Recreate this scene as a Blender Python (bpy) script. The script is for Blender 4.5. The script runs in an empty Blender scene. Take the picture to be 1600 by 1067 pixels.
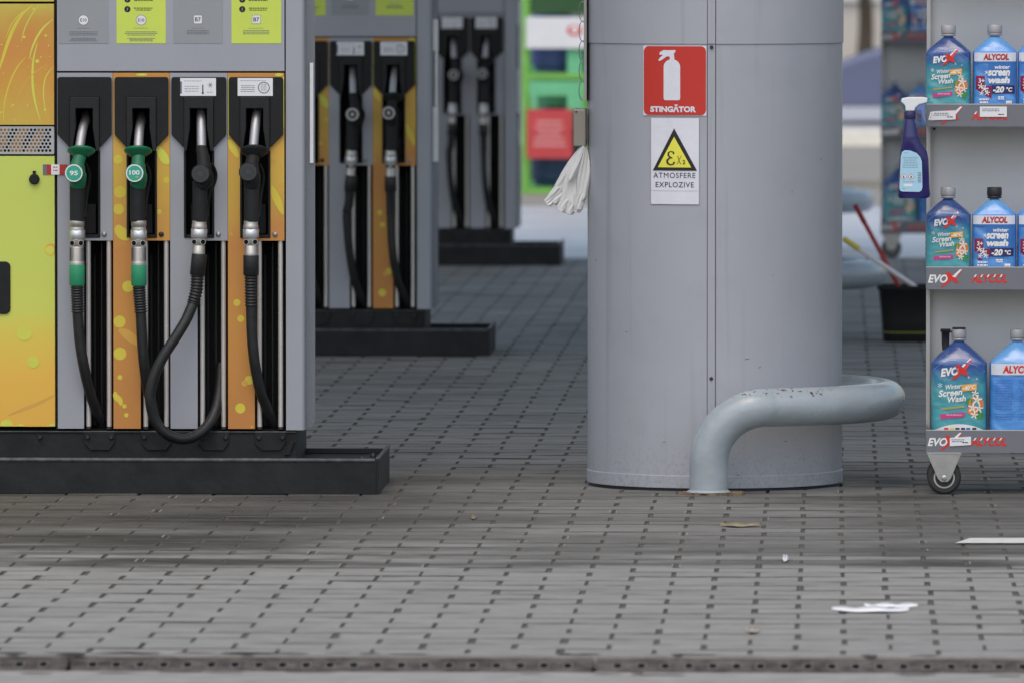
import bpy, math, random
from mathutils import Vector, Matrix
random.seed(7)
R = math.radians
scene = bpy.context.scene
C = scene.collection
# ------------------------------------------------------------------ camera, world, sun
F = 14500.0                      # focal length in photograph pixels (1600 wide)
PITCH = math.atan(648 / F); YAW = math.asin(500 / F); CAMH = 1.765
cd = bpy.data.cameras.new('camera'); cam = bpy.data.objects.new('camera', cd); C.objects.link(cam)
cam.location = (0, 0, CAMH); cam.rotation_euler = (R(90) - PITCH, 0, YAW)
cd.sensor_width = 36; cd.lens = F / 1600 * 36; cd.clip_start = 1; cd.clip_end = 3000
cd.dof.use_dof = True; cd.dof.focus_distance = 28.95; cd.dof.aperture_fstop = 7.0; cd.dof.aperture_blades = 9
scene.camera = cam
w = bpy.data.worlds.new('World'); scene.world = w; w.use_nodes = True
nt = w.node_tree; bg = nt.nodes['Background']; sky = nt.nodes.new('ShaderNodeTexSky')
sky.sky_type = 'NISHITA'; sky.sun_disc = False
SUN_EL, SUN_ROT = R(62), R(188)
sky.sun_elevation = SUN_EL; sky.sun_rotation = SUN_ROT; sky.air_density = 1.4; sky.dust_density = 4; sky.ozone_density = 1
nt.links.new(sky.outputs[0], bg.inputs[0]); bg.inputs[1].default_value = 0.15
sd = bpy.data.lights.new('sun', 'SUN'); sd.energy = 0.5; sd.angle = R(110); sd.color = (1, .96, .9)
sun = bpy.data.objects.new('sun', sd); C.objects.link(sun)
dv = Vector((math.sin(SUN_ROT) * math.cos(SUN_EL), math.cos(SUN_ROT) * math.cos(SUN_EL), math.sin(SUN_EL)))
sun.rotation_euler = dv.to_track_quat('Z', 'Y').to_euler(); sun.location = (0, 0, 20)
vs = scene.view_settings; vs.view_transform = 'Standard'; vs.look = 'None'; vs.gamma = 1; vs.exposure = 0.2
scene.cycles.max_bounces = 8; scene.cycles.transparent_max_bounces = 12

cr = cam.rotation_euler.to_matrix()
def Wp(u, v, Y):
    d = cr @ Vector((u - 800, 533.5 - v, -F)); t = Y / d.y
    return Vector((d.x * t, Y, CAMH + d.z * t))
def G(u, v):
    d = cr @ Vector((u - 800, 533.5 - v, -F)); t = -CAMH / d.z
    return Vector((d.x * t, d.y * t, 0))
# ------------------------------------------------------------------ materials
def lin(c):
    c /= 255.0
    return c / 12.92 if c <= .04045 else ((c + .055) / 1.055) ** 2.4
def K(r, g, b, k=.76): return tuple(min(.86, lin(x) / k) for x in (r, g, b))
MC = {}
def mat(name, col, rough=.5, metal=0, var=.08, scale=12, bump=0, bscale=60, alpha=1, trans=0, ior=1.45, spec=.5, coat=0, dirt=0):
    if name in MC: return MC[name]
    m = bpy.data.materials.new(name); MC[name] = m; m.use_nodes = True
    n = m.node_tree.nodes; l = m.node_tree.links; p = n['Principled BSDF']
    p.inputs['Roughness'].default_value = rough; p.inputs['Metallic'].default_value = metal
    p.inputs['Specular IOR Level'].default_value = spec; p.inputs['IOR'].default_value = ior
    p.inputs['Transmission Weight'].default_value = trans; p.inputs['Alpha'].default_value = alpha
    p.inputs['Coat Weight'].default_value = coat; p.inputs['Coat Roughness'].default_value = .1
    tc = n.new('ShaderNodeTexCoord'); nz = n.new('ShaderNodeTexNoise'); l.new(tc.outputs['Object'], nz.inputs['Vector'])
    nz.inputs['Scale'].default_value = scale; nz.inputs['Detail'].default_value = 6; nz.inputs['Roughness'].default_value = .65
    rp = n.new('ShaderNodeValToRGB'); l.new(nz.outputs['Fac'], rp.inputs[0])
    rp.color_ramp.elements[0].position = .3; rp.color_ramp.elements[1].position = .7
    rp.color_ramp.elements[0].color = (*[max(0, c * (1 - var)) for c in col], 1)
    rp.color_ramp.elements[1].color = (*[min(1, c * (1 + var)) for c in col], 1)
    out = rp.outputs[0]
    if dirt:
        n2 = n.new('ShaderNodeTexNoise'); l.new(tc.outputs['Object'], n2.inputs['Vector'])
        n2.inputs['Scale'].default_value = scale * 2.3; n2.inputs['Detail'].default_value = 8; n2.inputs['Roughness'].default_value = .75
        r2 = n.new('ShaderNodeValToRGB'); l.new(n2.outputs['Fac'], r2.inputs[0])
        r2.color_ramp.elements[0].position = .52; r2.color_ramp.elements[0].color = (0, 0, 0, 1)
        r2.color_ramp.elements[1].position = .75; r2.color_ramp.elements[1].color = (dirt, dirt, dirt, 1)
        mx = n.new('ShaderNodeMix'); mx.data_type = 'RGBA'; l.new(r2.outputs[0], mx.inputs[0]); l.new(out, mx.inputs[6])
        mx.inputs[7].default_value = (.16, .145, .12, 1); out = mx.outputs[2]
    l.new(out, p.inputs['Base Color'])
    rr = n.new('ShaderNodeMapRange'); l.new(nz.outputs['Fac'], rr.inputs[0])
    rr.inputs[3].default_value = max(.02, rough - .06); rr.inputs[4].default_value = min(1, rough + .08); l.new(rr.outputs[0], p.inputs['Roughness'])
    if bump:
        nb = n.new('ShaderNodeTexNoise'); l.new(tc.outputs['Object'], nb.inputs['Vector']); nb.inputs['Scale'].default_value = bscale
        nb.inputs['Detail'].default_value = 5
        b = n.new('ShaderNodeBump'); b.inputs['Strength'].default_value = bump; b.inputs['Distance'].default_value = .01
        l.new(nb.outputs['Fac'], b.inputs['Height']); l.new(b.outputs[0], p.inputs['Normal'])
    return m
def grad_mat(name, stops, axis=2, rough=.45, wob=0.0, wscale=6, coat=0, z0=0, z1=1, bump=0):
    """printed artwork whose colour runs along an axis of the object"""
    if name in MC: return MC[name]
    m = bpy.data.materials.new(name); MC[name] = m; m.use_nodes = True
    n = m.node_tree.nodes; l = m.node_tree.links; p = n['Principled BSDF']
    tc = n.new('ShaderNodeTexCoord'); sp = n.new('ShaderNodeSeparateXYZ'); l.new(tc.outputs['Object'], sp.inputs[0])
    mr = n.new('ShaderNodeMapRange'); l.new(sp.outputs[axis], mr.inputs[0]); mr.inputs[1].default_value = z0; mr.inputs[2].default_value = z1
    nz = n.new('ShaderNodeTexNoise'); l.new(tc.outputs['Object'], nz.inputs['Vector']); nz.inputs['Scale'].default_value = wscale; nz.inputs['Detail'].default_value = 4
    ma = n.new('ShaderNodeMath'); ma.operation = 'MULTIPLY_ADD'; l.new(nz.outputs['Fac'], ma.inputs[0]); ma.inputs[1].default_value = wob
    sb = n.new('ShaderNodeMath'); sb.operation = 'SUBTRACT'; l.new(mr.outputs[0], sb.inputs[0]); sb.inputs[1].default_value = wob * .5
    l.new(sb.outputs[0], ma.inputs[2])
    rp = n.new('ShaderNodeValToRGB'); l.new(ma.outputs[0], rp.inputs[0])
    e = rp.color_ramp.elements
    while len(e) > 1: e.remove(e[-1])
    e[0].position = stops[0][0]; e[0].color = (*stops[0][1], 1)
    for ps, c in stops[1:]:
        x = e.new(ps); x.color = (*c, 1)
    l.new(rp.outputs[0], p.inputs['Base Color']); p.inputs['Roughness'].default_value = rough
    p.inputs['Coat Weight'].default_value = coat; p.inputs['Coat Roughness'].default_value = .08
    if bump:
        nb = n.new('ShaderNodeTexNoise'); l.new(tc.outputs['Object'], nb.inputs['Vector']); nb.inputs['Scale'].default_value = 22; nb.inputs['Detail'].default_value = 4
        b = n.new('ShaderNodeBump'); b.inputs['Strength'].default_value = bump; b.inputs['Distance'].default_value = .01
        l.new(nb.outputs['Fac'], b.inputs['Height']); l.new(b.outputs[0], p.inputs['Normal'])
    return m
grey = mat('panel grey paint', K(146, 149, 157), .42, .15, .03, 3, dirt=.05)
grey_dk = mat('cladding grey paint', K(152, 155, 163), .36, .1, .04, 2.2, bump=.10, bscale=5, dirt=.10)
def splash(m, ztop):
    """splashed dirt near the foot and a few long drip marks, both real marks on the paint"""
    n = m.node_tree.nodes; l = m.node_tree.links; p = n['Principled BSDF']; src = p.inputs['Base Color'].links[0].from_socket
    tc = n.new('ShaderNodeTexCoord'); sp = n.new('ShaderNodeSeparateXYZ'); l.new(tc.outputs['Object'], sp.inputs[0])
    nz = n.new('ShaderNodeTexNoise'); l.new(tc.outputs['Object'], nz.inputs[0]); nz.inputs['Scale'].default_value = 90; nz.inputs['Detail'].default_value = 6; nz.inputs['Roughness'].default_value = .7
    mr = n.new('ShaderNodeMapRange'); l.new(sp.outputs[2], mr.inputs[0]); mr.inputs[1].default_value = 0; mr.inputs[2].default_value = ztop; mr.inputs[3].default_value = .12; mr.inputs[4].default_value = -.10
    ad = n.new('ShaderNodeMath'); l.new(nz.outputs['Fac'], ad.inputs[0]); l.new(mr.outputs[0], ad.inputs[1])
    th = n.new('ShaderNodeMapRange'); l.new(ad.outputs[0], th.inputs[0]); th.inputs[1].default_value = .56; th.inputs[2].default_value = .74; th.inputs[3].default_value = 0; th.inputs[4].default_value = .34
    mp = n.new('ShaderNodeMapping'); l.new(tc.outputs['Object'], mp.inputs[0]); mp.inputs['Scale'].default_value = (26, 26, .8)
    n3 = n.new('ShaderNodeTexNoise'); l.new(mp.outputs[0], n3.inputs[0]); n3.inputs['Scale'].default_value = 1; n3.inputs['Detail'].default_value = 4
    t3 = n.new('ShaderNodeMapRange'); l.new(n3.outputs['Fac'], t3.inputs[0]); t3.inputs[1].default_value = .58; t3.inputs[2].default_value = .8; t3.inputs[4].default_value = .28
    mx0 = n.new('ShaderNodeMath'); mx0.operation = 'MAXIMUM'; l.new(th.outputs[0], mx0.inputs[0]); l.new(t3.outputs[0], mx0.inputs[1])
    mx = n.new('ShaderNodeMix'); mx.data_type = 'RGBA'; l.new(mx0.outputs[0], mx.inputs[0]); l.new(src, mx.inputs[6]); mx.inputs[7].default_value = (.17, .16, .145, 1)
    l.new(mx.outputs[2], p.inputs['Base Color'])
splash(grey_dk, .30)
lightline = mat('pale edge', K(176, 178, 184), .4)
seam = mat('dark seam', (.03, .035, .045), .6)
black = mat('black plastic', (.016, .017, .018), .55, 0, .15, 20, bump=.1, bscale=300, spec=.28, dirt=.03)
black2 = mat('charcoal plastic', (.024, .025, .027), .55, 0, .12, 30, bump=.15, bscale=400, spec=.25)
void = mat('dark cavity', (.011, .012, .013), .9, spec=.05)
rubber = mat('hose rubber', (.015, .016, .017), .42, 0, .25, 30, bump=.15, bscale=150)
metalw = mat('machined steel', (.50, .475, .43), .42, .75, .12, 40)
steel = mat('brushed steel', (.42, .42, .43), .46, .75, .08, 25)
rodm = mat('silver rod', K(190, 186, 184), .35, .5, .05, 8)
green = mat('green plastic', (.012, .16, .075), .38, 0, .1, 15)
green2 = mat('green collar', (.03, .30, .15), .45, 0, .08, 15)
white = mat('white vinyl', K(206, 207, 215), .5, 0, .03)
ink = mat('black ink', (.02, .02, .022), .5)
ink_grey = mat('grey ink', K(96, 100, 110), .6)
lime = mat('lime sticker', K(184, 200, 84), .45, 0, .03, 6)
greyst = mat('grey sticker', K(134, 138, 142), .5, 0, .03, 6)
dot_y = mat('yellow print', K(196, 180, 66), .45, 0, .05, 9)
dot_y2 = mat('lime print', K(190, 192, 78), .45, 0, .05, 9)
dot_o = mat('amber print', K(194, 150, 72), .45, 0, .05, 9)
orange = grad_mat('orange artwork', [(0, K(172, 115, 60)), (.35, K(184, 130, 62)), (.55, K(180, 124, 64)), (.72, K(194, 160, 66)), (1, K(178, 120, 62))], 2, .42, .5, 2.2, z0=0, z1=1.2)
doorart = grad_mat('door artwork', [(0, K(206, 160, 68)), (.20, K(210, 168, 70)), (.34, K(200, 182, 76)), (.42, K(188, 192, 86)), (.6, K(182, 192, 88)), (1, K(178, 190, 90))], 2, .42, .12, 4, z0=.09, z1=.94)
uppart = grad_mat('upper artwork', [(0, K(184, 158, 68)), (.3, K(188, 140, 60)), (.6, K(186, 128, 62)), (.8, K(182, 146, 66)), (1, K(182, 170, 74))], 2, .42, .9, 5, z0=1.0, z1=1.45)
kerbm = mat('island steel', (.017, .019, .021), .55, 0, .35, 9, bump=.12, bscale=40, dirt=.06, spec=.3)
kerbtop = mat('worn island edge', (.075, .078, .082), .5, .3, .5, 30)
boltm = mat('dark bolt', (.05, .05, .055), .45, .5)
acryl = mat('acrylic fin', K(120, 124, 130), .16, 0, .02, alpha=.42)
red = mat('red sign', K(176, 48, 40), .42, 0, .04, 7)
redp = mat('red print', (.45, .035, .03), .45)
yel = mat('yellow sign', K(214, 206, 74), .45)
# ------------------------------------------------------------------ mesh builder
TC = {}
def text_mesh(s, bold, shear, sp):
    k = (s, bold, shear, sp)
    if k not in TC:
        cu = bpy.data.curves.new('t', 'FONT'); cu.body = s; cu.size = 1; cu.offset = bold; cu.shear = shear; cu.space_character = sp
        cu.resolution_u = 3; cu.align_x = 'LEFT'
        o = bpy.data.objects.new('t', cu); C.objects.link(o)
        bpy.context.view_layer.update()
        me = bpy.data.meshes.new_from_object(o.evaluated_get(bpy.context.evaluated_depsgraph_get()))
        vs_ = [tuple(x.co) for x in me.vertices]; fs = [tuple(p.vertices) for p in me.polygons]
        nrm = [p.normal.z for p in me.polygons]
        fs = [f if z > 0 else f[::-1] for f, z in zip(fs, nrm)]
        bpy.data.objects.remove(o); bpy.data.meshes.remove(me); bpy.data.curves.remove(cu)
        TC[k] = (vs_, fs)
    return TC[k]
def rrect(x0, x1, z0, z1, r, n=5, corners=(1, 1, 1, 1)):
    P = []
    for (cx, cz, a, on) in ((x0 + r, z0 + r, 180, corners[0]), (x1 - r, z0 + r, 270, corners[1]), (x1 - r, z1 - r, 0, corners[2]), (x0 + r, z1 - r, 90, corners[3])):
        if on:
            for i in range(n + 1):
                t = R(a + 90 * i / n); P.append((cx + r * math.cos(t), cz + r * math.sin(t)))
        else:
            t = R(a + 45); P.append((cx + r * (1 if math.cos(t) > 0 else -1), cz + r * (1 if math.sin(t) > 0 else -1)))
    return P
class MB:
    def __init__(s): s.v = []; s.f = []; s.m = []; s.sm = []; s.mats = []
    def add(s, vs, fs, m, smooth=False):
        if m not in s.mats: s.mats.append(m)
        i = s.mats.index(m); b = len(s.v); s.v += [tuple(x) for x in vs]
        for f in fs: s.f.append(tuple(b + k for k in f)); s.m.append(i); s.sm.append(smooth)
        return s
    def box(s, x0, x1, y0, y1, z0, z1, m):
        if x0 > x1: x0, x1 = x1, x0
        if z0 > z1: z0, z1 = z1, z0
        v = [(x0, y0, z0), (x1, y0, z0), (x1, y1, z0), (x0, y1, z0), (x0, y0, z1), (x1, y0, z1), (x1, y1, z1), (x0, y1, z1)]
        return s.add(v, [(0, 1, 5, 4), (1, 2, 6, 5), (2, 3, 7, 6), (3, 0, 4, 7), (4, 5, 6, 7), (3, 2, 1, 0)], m)
    def prism(s, P, y0, y1, m):
        a = sum(P[i][0] * P[(i + 1) % len(P)][1] - P[(i + 1) % len(P)][0] * P[i][1] for i in range(len(P)))
        if a < 0: P = P[::-1]
        n = len(P)
        v = [(x, y0, z) for x, z in P] + [(x, y1, z) for x, z in P]
        f = [tuple(range(n)), tuple(range(2 * n - 1, n - 1, -1))] + [(i, n + i, n + (i + 1) % n, (i + 1) % n) for i in range(n)]
        return s.add(v, f, m)
    def flat(s, P, y, m):
        a = sum(P[i][0] * P[(i + 1) % len(P)][1] - P[(i + 1) % len(P)][0] * P[i][1] for i in range(len(P)))
        if a < 0: P = P[::-1]
        return s.add([(x, y, z) for x, z in P], [tuple(range(len(P)))], m)
    def disc(s, x, z, r, y, m, n=24, rz=None):
        return s.flat([(x + r * math.cos(2 * math.pi * i / n), z + (rz or r) * math.sin(2 * math.pi * i / n)) for i in range(n)], y, m)
    def tube(s, pts, rad, m, seg=16, caps=True, closed=False):
        pts = [Vector(p) for p in pts]; n = len(pts)
        if not hasattr(rad, '__len__'): rad = [rad] * n
        vs = []; up = None
        for i in range(n):
            a = pts[i - 1] if (i or closed) else pts[i]; b = pts[(i + 1) % n] if (i < n - 1 or closed) else pts[i]
            d = (b - a).normalized()
            if up is None:
                up = Vector((0, -1, 0)) if abs(d.y) < .9 else Vector((0, 0, 1))
            x = up.cross(d).normalized(); up = d.cross(x).normalized()
            for k in range(seg):
                t = 2 * math.pi * k / seg; vs.append(pts[i] + (x * math.cos(t) + up * math.sin(t)) * rad[i])
        fs = []
        for i in range(n if closed else n - 1):
            j = (i + 1) % n
            for k in range(seg):
                k2 = (k + 1) % seg; fs.append((i * seg + k, i * seg + k2, j * seg + k2, j * seg + k))
        s.add(vs, fs, m, True)
        if caps and not closed:
            s.add(vs[:seg], [tuple(range(seg - 1, -1, -1))], m); s.add(vs[-seg:], [tuple(range(seg))], m)
        return s
    def rev(s, p, d, prof, m, seg=24, sx=1):
        p = Vector(p); d = Vector(d).normalized(); up = Vector((0, 0, 1)) if abs(d.z) < .9 else Vector((0, -1, 0))
        x = up.cross(d).normalized(); y = d.cross(x)
        vs = []
        for (t, r) in prof:
            for k in range(seg):
                a = 2 * math.pi * k / seg; vs.append(p + d * t + x * math.cos(a) * r * sx + y * math.sin(a) * r)
        n = len(prof)
        fs = [(i * seg + k, i * seg + (k + 1) % seg, (i + 1) * seg + (k + 1) % seg, (i + 1) * seg + k) for i in range(n - 1) for k in range(seg)]
        s.add(vs, fs, m, True)
        s.add(vs[:seg], [tuple(range(seg - 1, -1, -1))], m); s.add(vs[-seg:], [tuple(range(seg))], m)
        return s
    def text(s, t, x, z, y, size, m, bold=0.0, shear=0.0, align='C', width=None, rot=0, sp=1.0, fn=None):
        vs, fs = text_mesh(t, bold, shear, sp)
        if not vs: return s
        x0 = min(a[0] for a in vs); x1 = max(a[0] for a in vs); z0 = min(a[1] for a in vs); z1 = max(a[1] for a in vs)
        h = size / (z1 - z0); wd = (x1 - x0); sx = (width / wd) if width else h
        o = {'C': -(x0 + x1) / 2, 'L': -x0, 'R': -x1}[align]; c, sn = math.cos(rot), math.sin(rot)
        out = []
        for a in vs:
            px, pz = (a[0] + o) * sx, (a[1] - (z0 + z1) / 2) * h
            X, Z = x + px * c - pz * sn, z + px * sn + pz * c
            out.append((X, fn(X, Z) if fn else y, Z))
        return s.add(out, fs, m)
    def lines(s, x, z, y, wd, n, pitch, m, th=.0012, fn=None, jag=.25):
        for i in range(n):
            ww = wd * (1 - random.random() * jag); a = x - ww / 2
            while a < x + ww / 2:
                b = min(x + ww / 2, a + random.uniform(.004, .011)); zz = z - i * pitch
                P = [(a, zz), (b, zz), (b, zz + th), (a, zz + th)]
                s.add([(p, fn(p, q) if fn else y, q) for p, q in P], [(0, 1, 2, 3)], m); a = b + .0016
        return s
    def build(s, name, parent=None, loc=(0, 0, 0), bevel=0, seg=2, fn=None, auto=True, rot=(0, 0, 0)):
        me = bpy.data.meshes.new(name)
        me.from_pydata([fn(*v) for v in s.v] if fn else s.v, [], s.f)
        for m in s.mats: me.materials.append(m)
        me.polygons.foreach_set('material_index', s.m); me.polygons.foreach_set('use_smooth', s.sm); me.update()
        o = bpy.data.objects.new(name, me); C.objects.link(o); o.location = loc; o.rotation_euler = rot
        if parent: o.parent = parent
        if bevel:
            b = o.modifiers.new('bevel', 'BEVEL'); b.width = bevel; b.segments = seg; b.limit_method = 'ANGLE'; b.angle_limit = R(50); b.harden_normals = False
        return o
def tag(o, label=None, cat=None, group=None, kind=None):
    if label: o['label'] = label
    if cat: o['category'] = cat
    if group: o['group'] = group
    if kind: o['kind'] = kind
    return o
def empty(name, loc, rz=0):
    o = bpy.data.objects.new(name, None); C.objects.link(o); o.location = loc; o.rotation_euler = (0, 0, rz); o.empty_display_size = .1
    return o
S = .002
# ------------------------------------------------------------------ ground
def ground_mat(name, cols, rough, scale, wet=0, spec=.5):
    m = bpy.data.materials.new(name); m.use_nodes = True
    n = m.node_tree.nodes; l = m.node_tree.links; p = n['Principled BSDF']
    p.inputs['Specular IOR Level'].default_value = spec
    tc = n.new('ShaderNodeTexCoord'); geo = n.new('ShaderNodeNewGeometry')
    nz = n.new('ShaderNodeTexNoise'); l.new(tc.outputs['Object'], nz.inputs['Vector']); nz.inputs['Scale'].default_value = scale; nz.inputs['Detail'].default_value = 9; nz.inputs['Roughness'].default_value = .7
    rp = n.new('ShaderNodeValToRGB'); l.new(nz.outputs['Fac'], rp.inputs[0]); rp.color_ramp.elements[0].position = .3; rp.color_ramp.elements[1].position = .72
    rp.color_ramp.elements[0].color = (*cols[0], 1); rp.color_ramp.elements[1].color = (*cols[1], 1)
    out = rp.outputs[0]
    if wet:
        # random value per paver stone
        ri = n.new('ShaderNodeMapRange'); l.new(geo.outputs['Random Per Island'], ri.inputs[0]); ri.inputs[3].default_value = .93; ri.inputs[4].default_value = 1.06
        mu = n.new('ShaderNodeVectorMath'); mu.operation = 'SCALE'; l.new(out, mu.inputs[0]); l.new(ri.outputs[0], mu.inputs['Scale'])
        # a dirty, oil-stained lane in front of the pump island, with a ragged edge
        mp = n.new('ShaderNodeMapping'); l.new(tc.outputs['Object'], mp.inputs[0]); mp.inputs['Scale'].default_value = (.45, 1.3, 1); mp.inputs['Location'].default_value = (3.1, 1.7, 0)
        n2 = n.new('ShaderNodeTexNoise'); l.new(mp.outputs[0], n2.inputs['Vector']); n2.inputs['Scale'].default_value = 1.5; n2.inputs['Detail'].default_value = 7; n2.inputs['Roughness'].default_value = .62
        sp = n.new('ShaderNodeSeparateXYZ'); l.new(tc.outputs['Object'], sp.inputs[0])
        def MR(sock, a, b, c, d):
            q = n.new('ShaderNodeMapRange'); q.interpolation_type = 'SMOOTHSTEP'; l.new(sock, q.inputs[0])
            for k, v_ in zip((1, 2, 3, 4), (a, b, c, d)): q.inputs[k].default_value = v_
            return q.outputs[0]
        def MA(op, a, b):
            q = n.new('ShaderNodeMath'); q.operation = op
            for k, v_ in ((0, a), (1, b)):
                if isinstance(v_, (int, float)): q.inputs[k].default_value = v_
                else: l.new(v_, q.inputs[k])
            return q.outputs[0]
        yn = MA('ADD', sp.outputs[1], MA('MULTIPLY', MA('SUBTRACT', n2.outputs['Fac'], .5), 7))
        lane = MA('MULTIPLY', MR(yn, 24.9, 26.6, 0, 1), MA('MAXIMUM', MR(sp.outputs[0], -1.9, -.7, 1, .62), MR(sp.outputs[0], -.3, .3, .4, .85)))
        lane = MA('MULTIPLY', lane, MR(sp.outputs[1], 29.2, 31.5, 1, .25))
        ad = n.new('ShaderNodeMath'); ad.operation = 'MULTIPLY_ADD'; l.new(lane, ad.inputs[0]); ad.inputs[1].default_value = .30
        l.new(MR(n2.outputs['Fac'], .3, .8, .38, .60), ad.inputs[2])
        r2 = n.new('ShaderNodeValToRGB'); l.new(ad.outputs[0], r2.inputs[0]); r2.color_ramp.elements[0].position = .50; r2.color_ramp.elements[0].color = (1, 1, 1, 1)
        r2.color_ramp.elements[1].position = .84; r2.color_ramp.elements[1].color = (.20, .198, .19, 1)
        m3 = n.new('ShaderNodeMix'); m3.data_type = 'RGBA'; m3.blend_type = 'MULTIPLY'; m3.inputs[0].default_value = 1
        l.new(mu.outputs[0], m3.inputs[6]); l.new(r2.outputs[0], m3.inputs[7]); out = m3.outputs[2]
        rr = n.new('ShaderNodeMapRange'); l.new(ad.outputs[0], rr.inputs[0]); rr.inputs[1].default_value = .45; rr.inputs[2].default_value = .7; rr.inputs[3].default_value = rough; rr.inputs[4].default_value = rough - .06; l.new(MR(ad.outputs[0], .52, .78, .5, .06), p.inputs['Specular IOR Level'])
        l.new(rr.outputs[0], p.inputs['Roughness'])
    else: p.inputs['Roughness'].default_value = rough
    l.new(out, p.inputs['Base Color'])
    b = n.new('ShaderNodeBump'); b.inputs['Strength'].default_value = .35; b.inputs['Distance'].default_value = .004
    nb = n.new('ShaderNodeTexNoise'); l.new(tc.outputs['Object'], nb.inputs['Vector']); nb.inputs['Scale'].default_value = 130; nb.inputs['Detail'].default_value = 4
    l.new(nb.outputs['Fac'], b.inputs['Height']); l.new(b.outputs[0], p.inputs['Normal'])
    return m
YD = G(800, 1024).y                      # near edge of the paving, at the drain
YE = G(900, 404).y                       # far edge of the paving
g = MB(); g.add([(-900, -60, -.035), (900, -60, -.035), (900, 1500, -.035), (-900, 1500, -.035)], [(0, 1, 2, 3)], ground_mat('soil and sand', [(.10, .095, .085), (.16, .15, .135)], .9, .8))
tag(g.build('ground'), kind='structure')
g = MB(); g.box(-12, 12, YD + .03, YE, -.03, -.0042, ground_mat('joint sand', [(.06, .056, .048), (.19, .178, .15)], .9, 20, spec=.15))
tag(g.build('paving_bed'), kind='structure')
pm = ground_mat('paver concrete', [(.221, .218, .203), (.308, .304, .286)], .74, 9, wet=1)
g = MB(); vs_ = []; fs_ = []; fm_ = []
BW, BD, JX, JY = .23, .170, .0115, .006
rows = int((YE - YD) / BD)
for r_ in range(rows):
    y0 = YD + .035 + r_ * BD
    for c_ in range(-30, 26):
        x0 = c_ * BW + (r_ % 2) * BW / 2 + .03
        if abs(x0 + .03 * (y0 - 22)) > 6.5: continue
        jx = JX * .2 if random.random() < .10 else JX * min(1.4, random.expovariate(1.6) * .55 + .45) if random.random() < .85 else JX * .25
        xa, xb = x0 + jx / 2, x0 + BW - jx / 2; ya, yb = y0 + JY / 2, y0 + BD - JY / 2
        ymid_ = y0 + BD / 2; jyy = .0045 if ymid_ < 24 else min(.0095, .0045 + (ymid_ - 24) * .0022); ya, yb = y0 + jyy / 2, y0 + BD - jyy / 2
        dz = random.gauss(0, .0007) ; tx = random.gauss(0, .003); ty = random.gauss(0, .0042)
        xm, ym = (xa + xb) / 2, (ya + yb) / 2
        b0 = len(vs_); bv = .003; wob = random.uniform(-.013, .013); jy = random.uniform(-.003, .003); ya += jy; yb += jy
        xs = [xa, xa + .3 * (xb - xa), xa + .7 * (xb - xa), xb]
        def zz(x, y): return dz + (x - xm) * tx + (y - ym) * ty
        bot = [(x, ya + (wob if i in (1, 2) else 0), -.014) for i, x in enumerate(xs)] + [(x, yb + (wob if i in (1, 2) else 0), -.014) for i, x in enumerate(xs)]
        top = [(min(max(x, xa + bv), xb - bv), ya + bv + (wob if i in (1, 2) else 0), 0) for i, x in enumerate(xs)] + [(min(max(x, xa + bv), xb - bv), yb - bv + (wob if i in (1, 2) else 0), 0) for i, x in enumerate(xs)]
        mid = [(x, y, -.0022) for x, y, z in bot]
        for ring in (bot, mid, top): vs_ += [(x, y, (z if z < -.01 else z + zz(x, y))) for x, y, z in ring]
        loop = [0, 1, 2, 3, 7, 6, 5, 4]
        fm_ += [1] * 16 + [0] * 3
        for k in range(2):
            for i in range(8):
                a, b = loop[i], loop[(i + 1) % 8]
                fs_.append((b0 + 8 * k + a, b0 + 8 * k + b, b0 + 8 * k + 8 + b, b0 + 8 * k + 8 + a))
        for i in range(3): fs_.append((b0 + 16 + i, b0 + 17 + i, b0 + 21 + i, b0 + 20 + i))
g.add(vs_, fs_, pm); sidem = ground_mat('soiled paver edge', [(.05, .047, .042), (.10, .095, .088)], .8, 14); g.mats.append(sidem); g.m = fm_
lime_res = ground_mat('lime residue', [(.27, .265, .24), (.36, .35, .33)], .8, 30); rj = random.Random(11)
for r_ in range(int(38 / .17 / 5)):
    y0 = YD + .035 + r_ * BD
    for c_ in range(-30, 26):
        if rj.random() > .17: continue
        x0 = c_ * BW + (r_ % 2) * BW / 2 + .03; 
        if abs(x0) > 5: continue
        for sg in (-1, 1):
            if rj.random() < .75:
                xx_ = x0 + sg * .011 + rj.uniform(-.002, .002); ya = y0 + rj.uniform(.01, .05); yb = y0 + rj.uniform(.10, .165); ww = rj.uniform(.0012, .0028)
                g.add([(xx_ - ww, ya, .0014), (xx_ + ww, ya, .0014), (xx_ + ww * .6, yb, .0014), (xx_ - ww * .6, yb, .0014)], [(0, 1, 2, 3)], lime_res)
tag(g.build('pavement'), kind='structure')
g = MB(); g.box(-40, 40, YE + .02, 58.5, -.03, .002, ground_mat('pale concrete road', [(.44, .45, .48), (.60, .61, .65)], .35, 1.2))
g.box(-40, 40, 58.5, 77, -.03, .006, ground_mat('worn asphalt road', [(.24, .22, .19), (.32, .30, .26)], .7, 2))
tag(g.build('road'), kind='structure')
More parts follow.
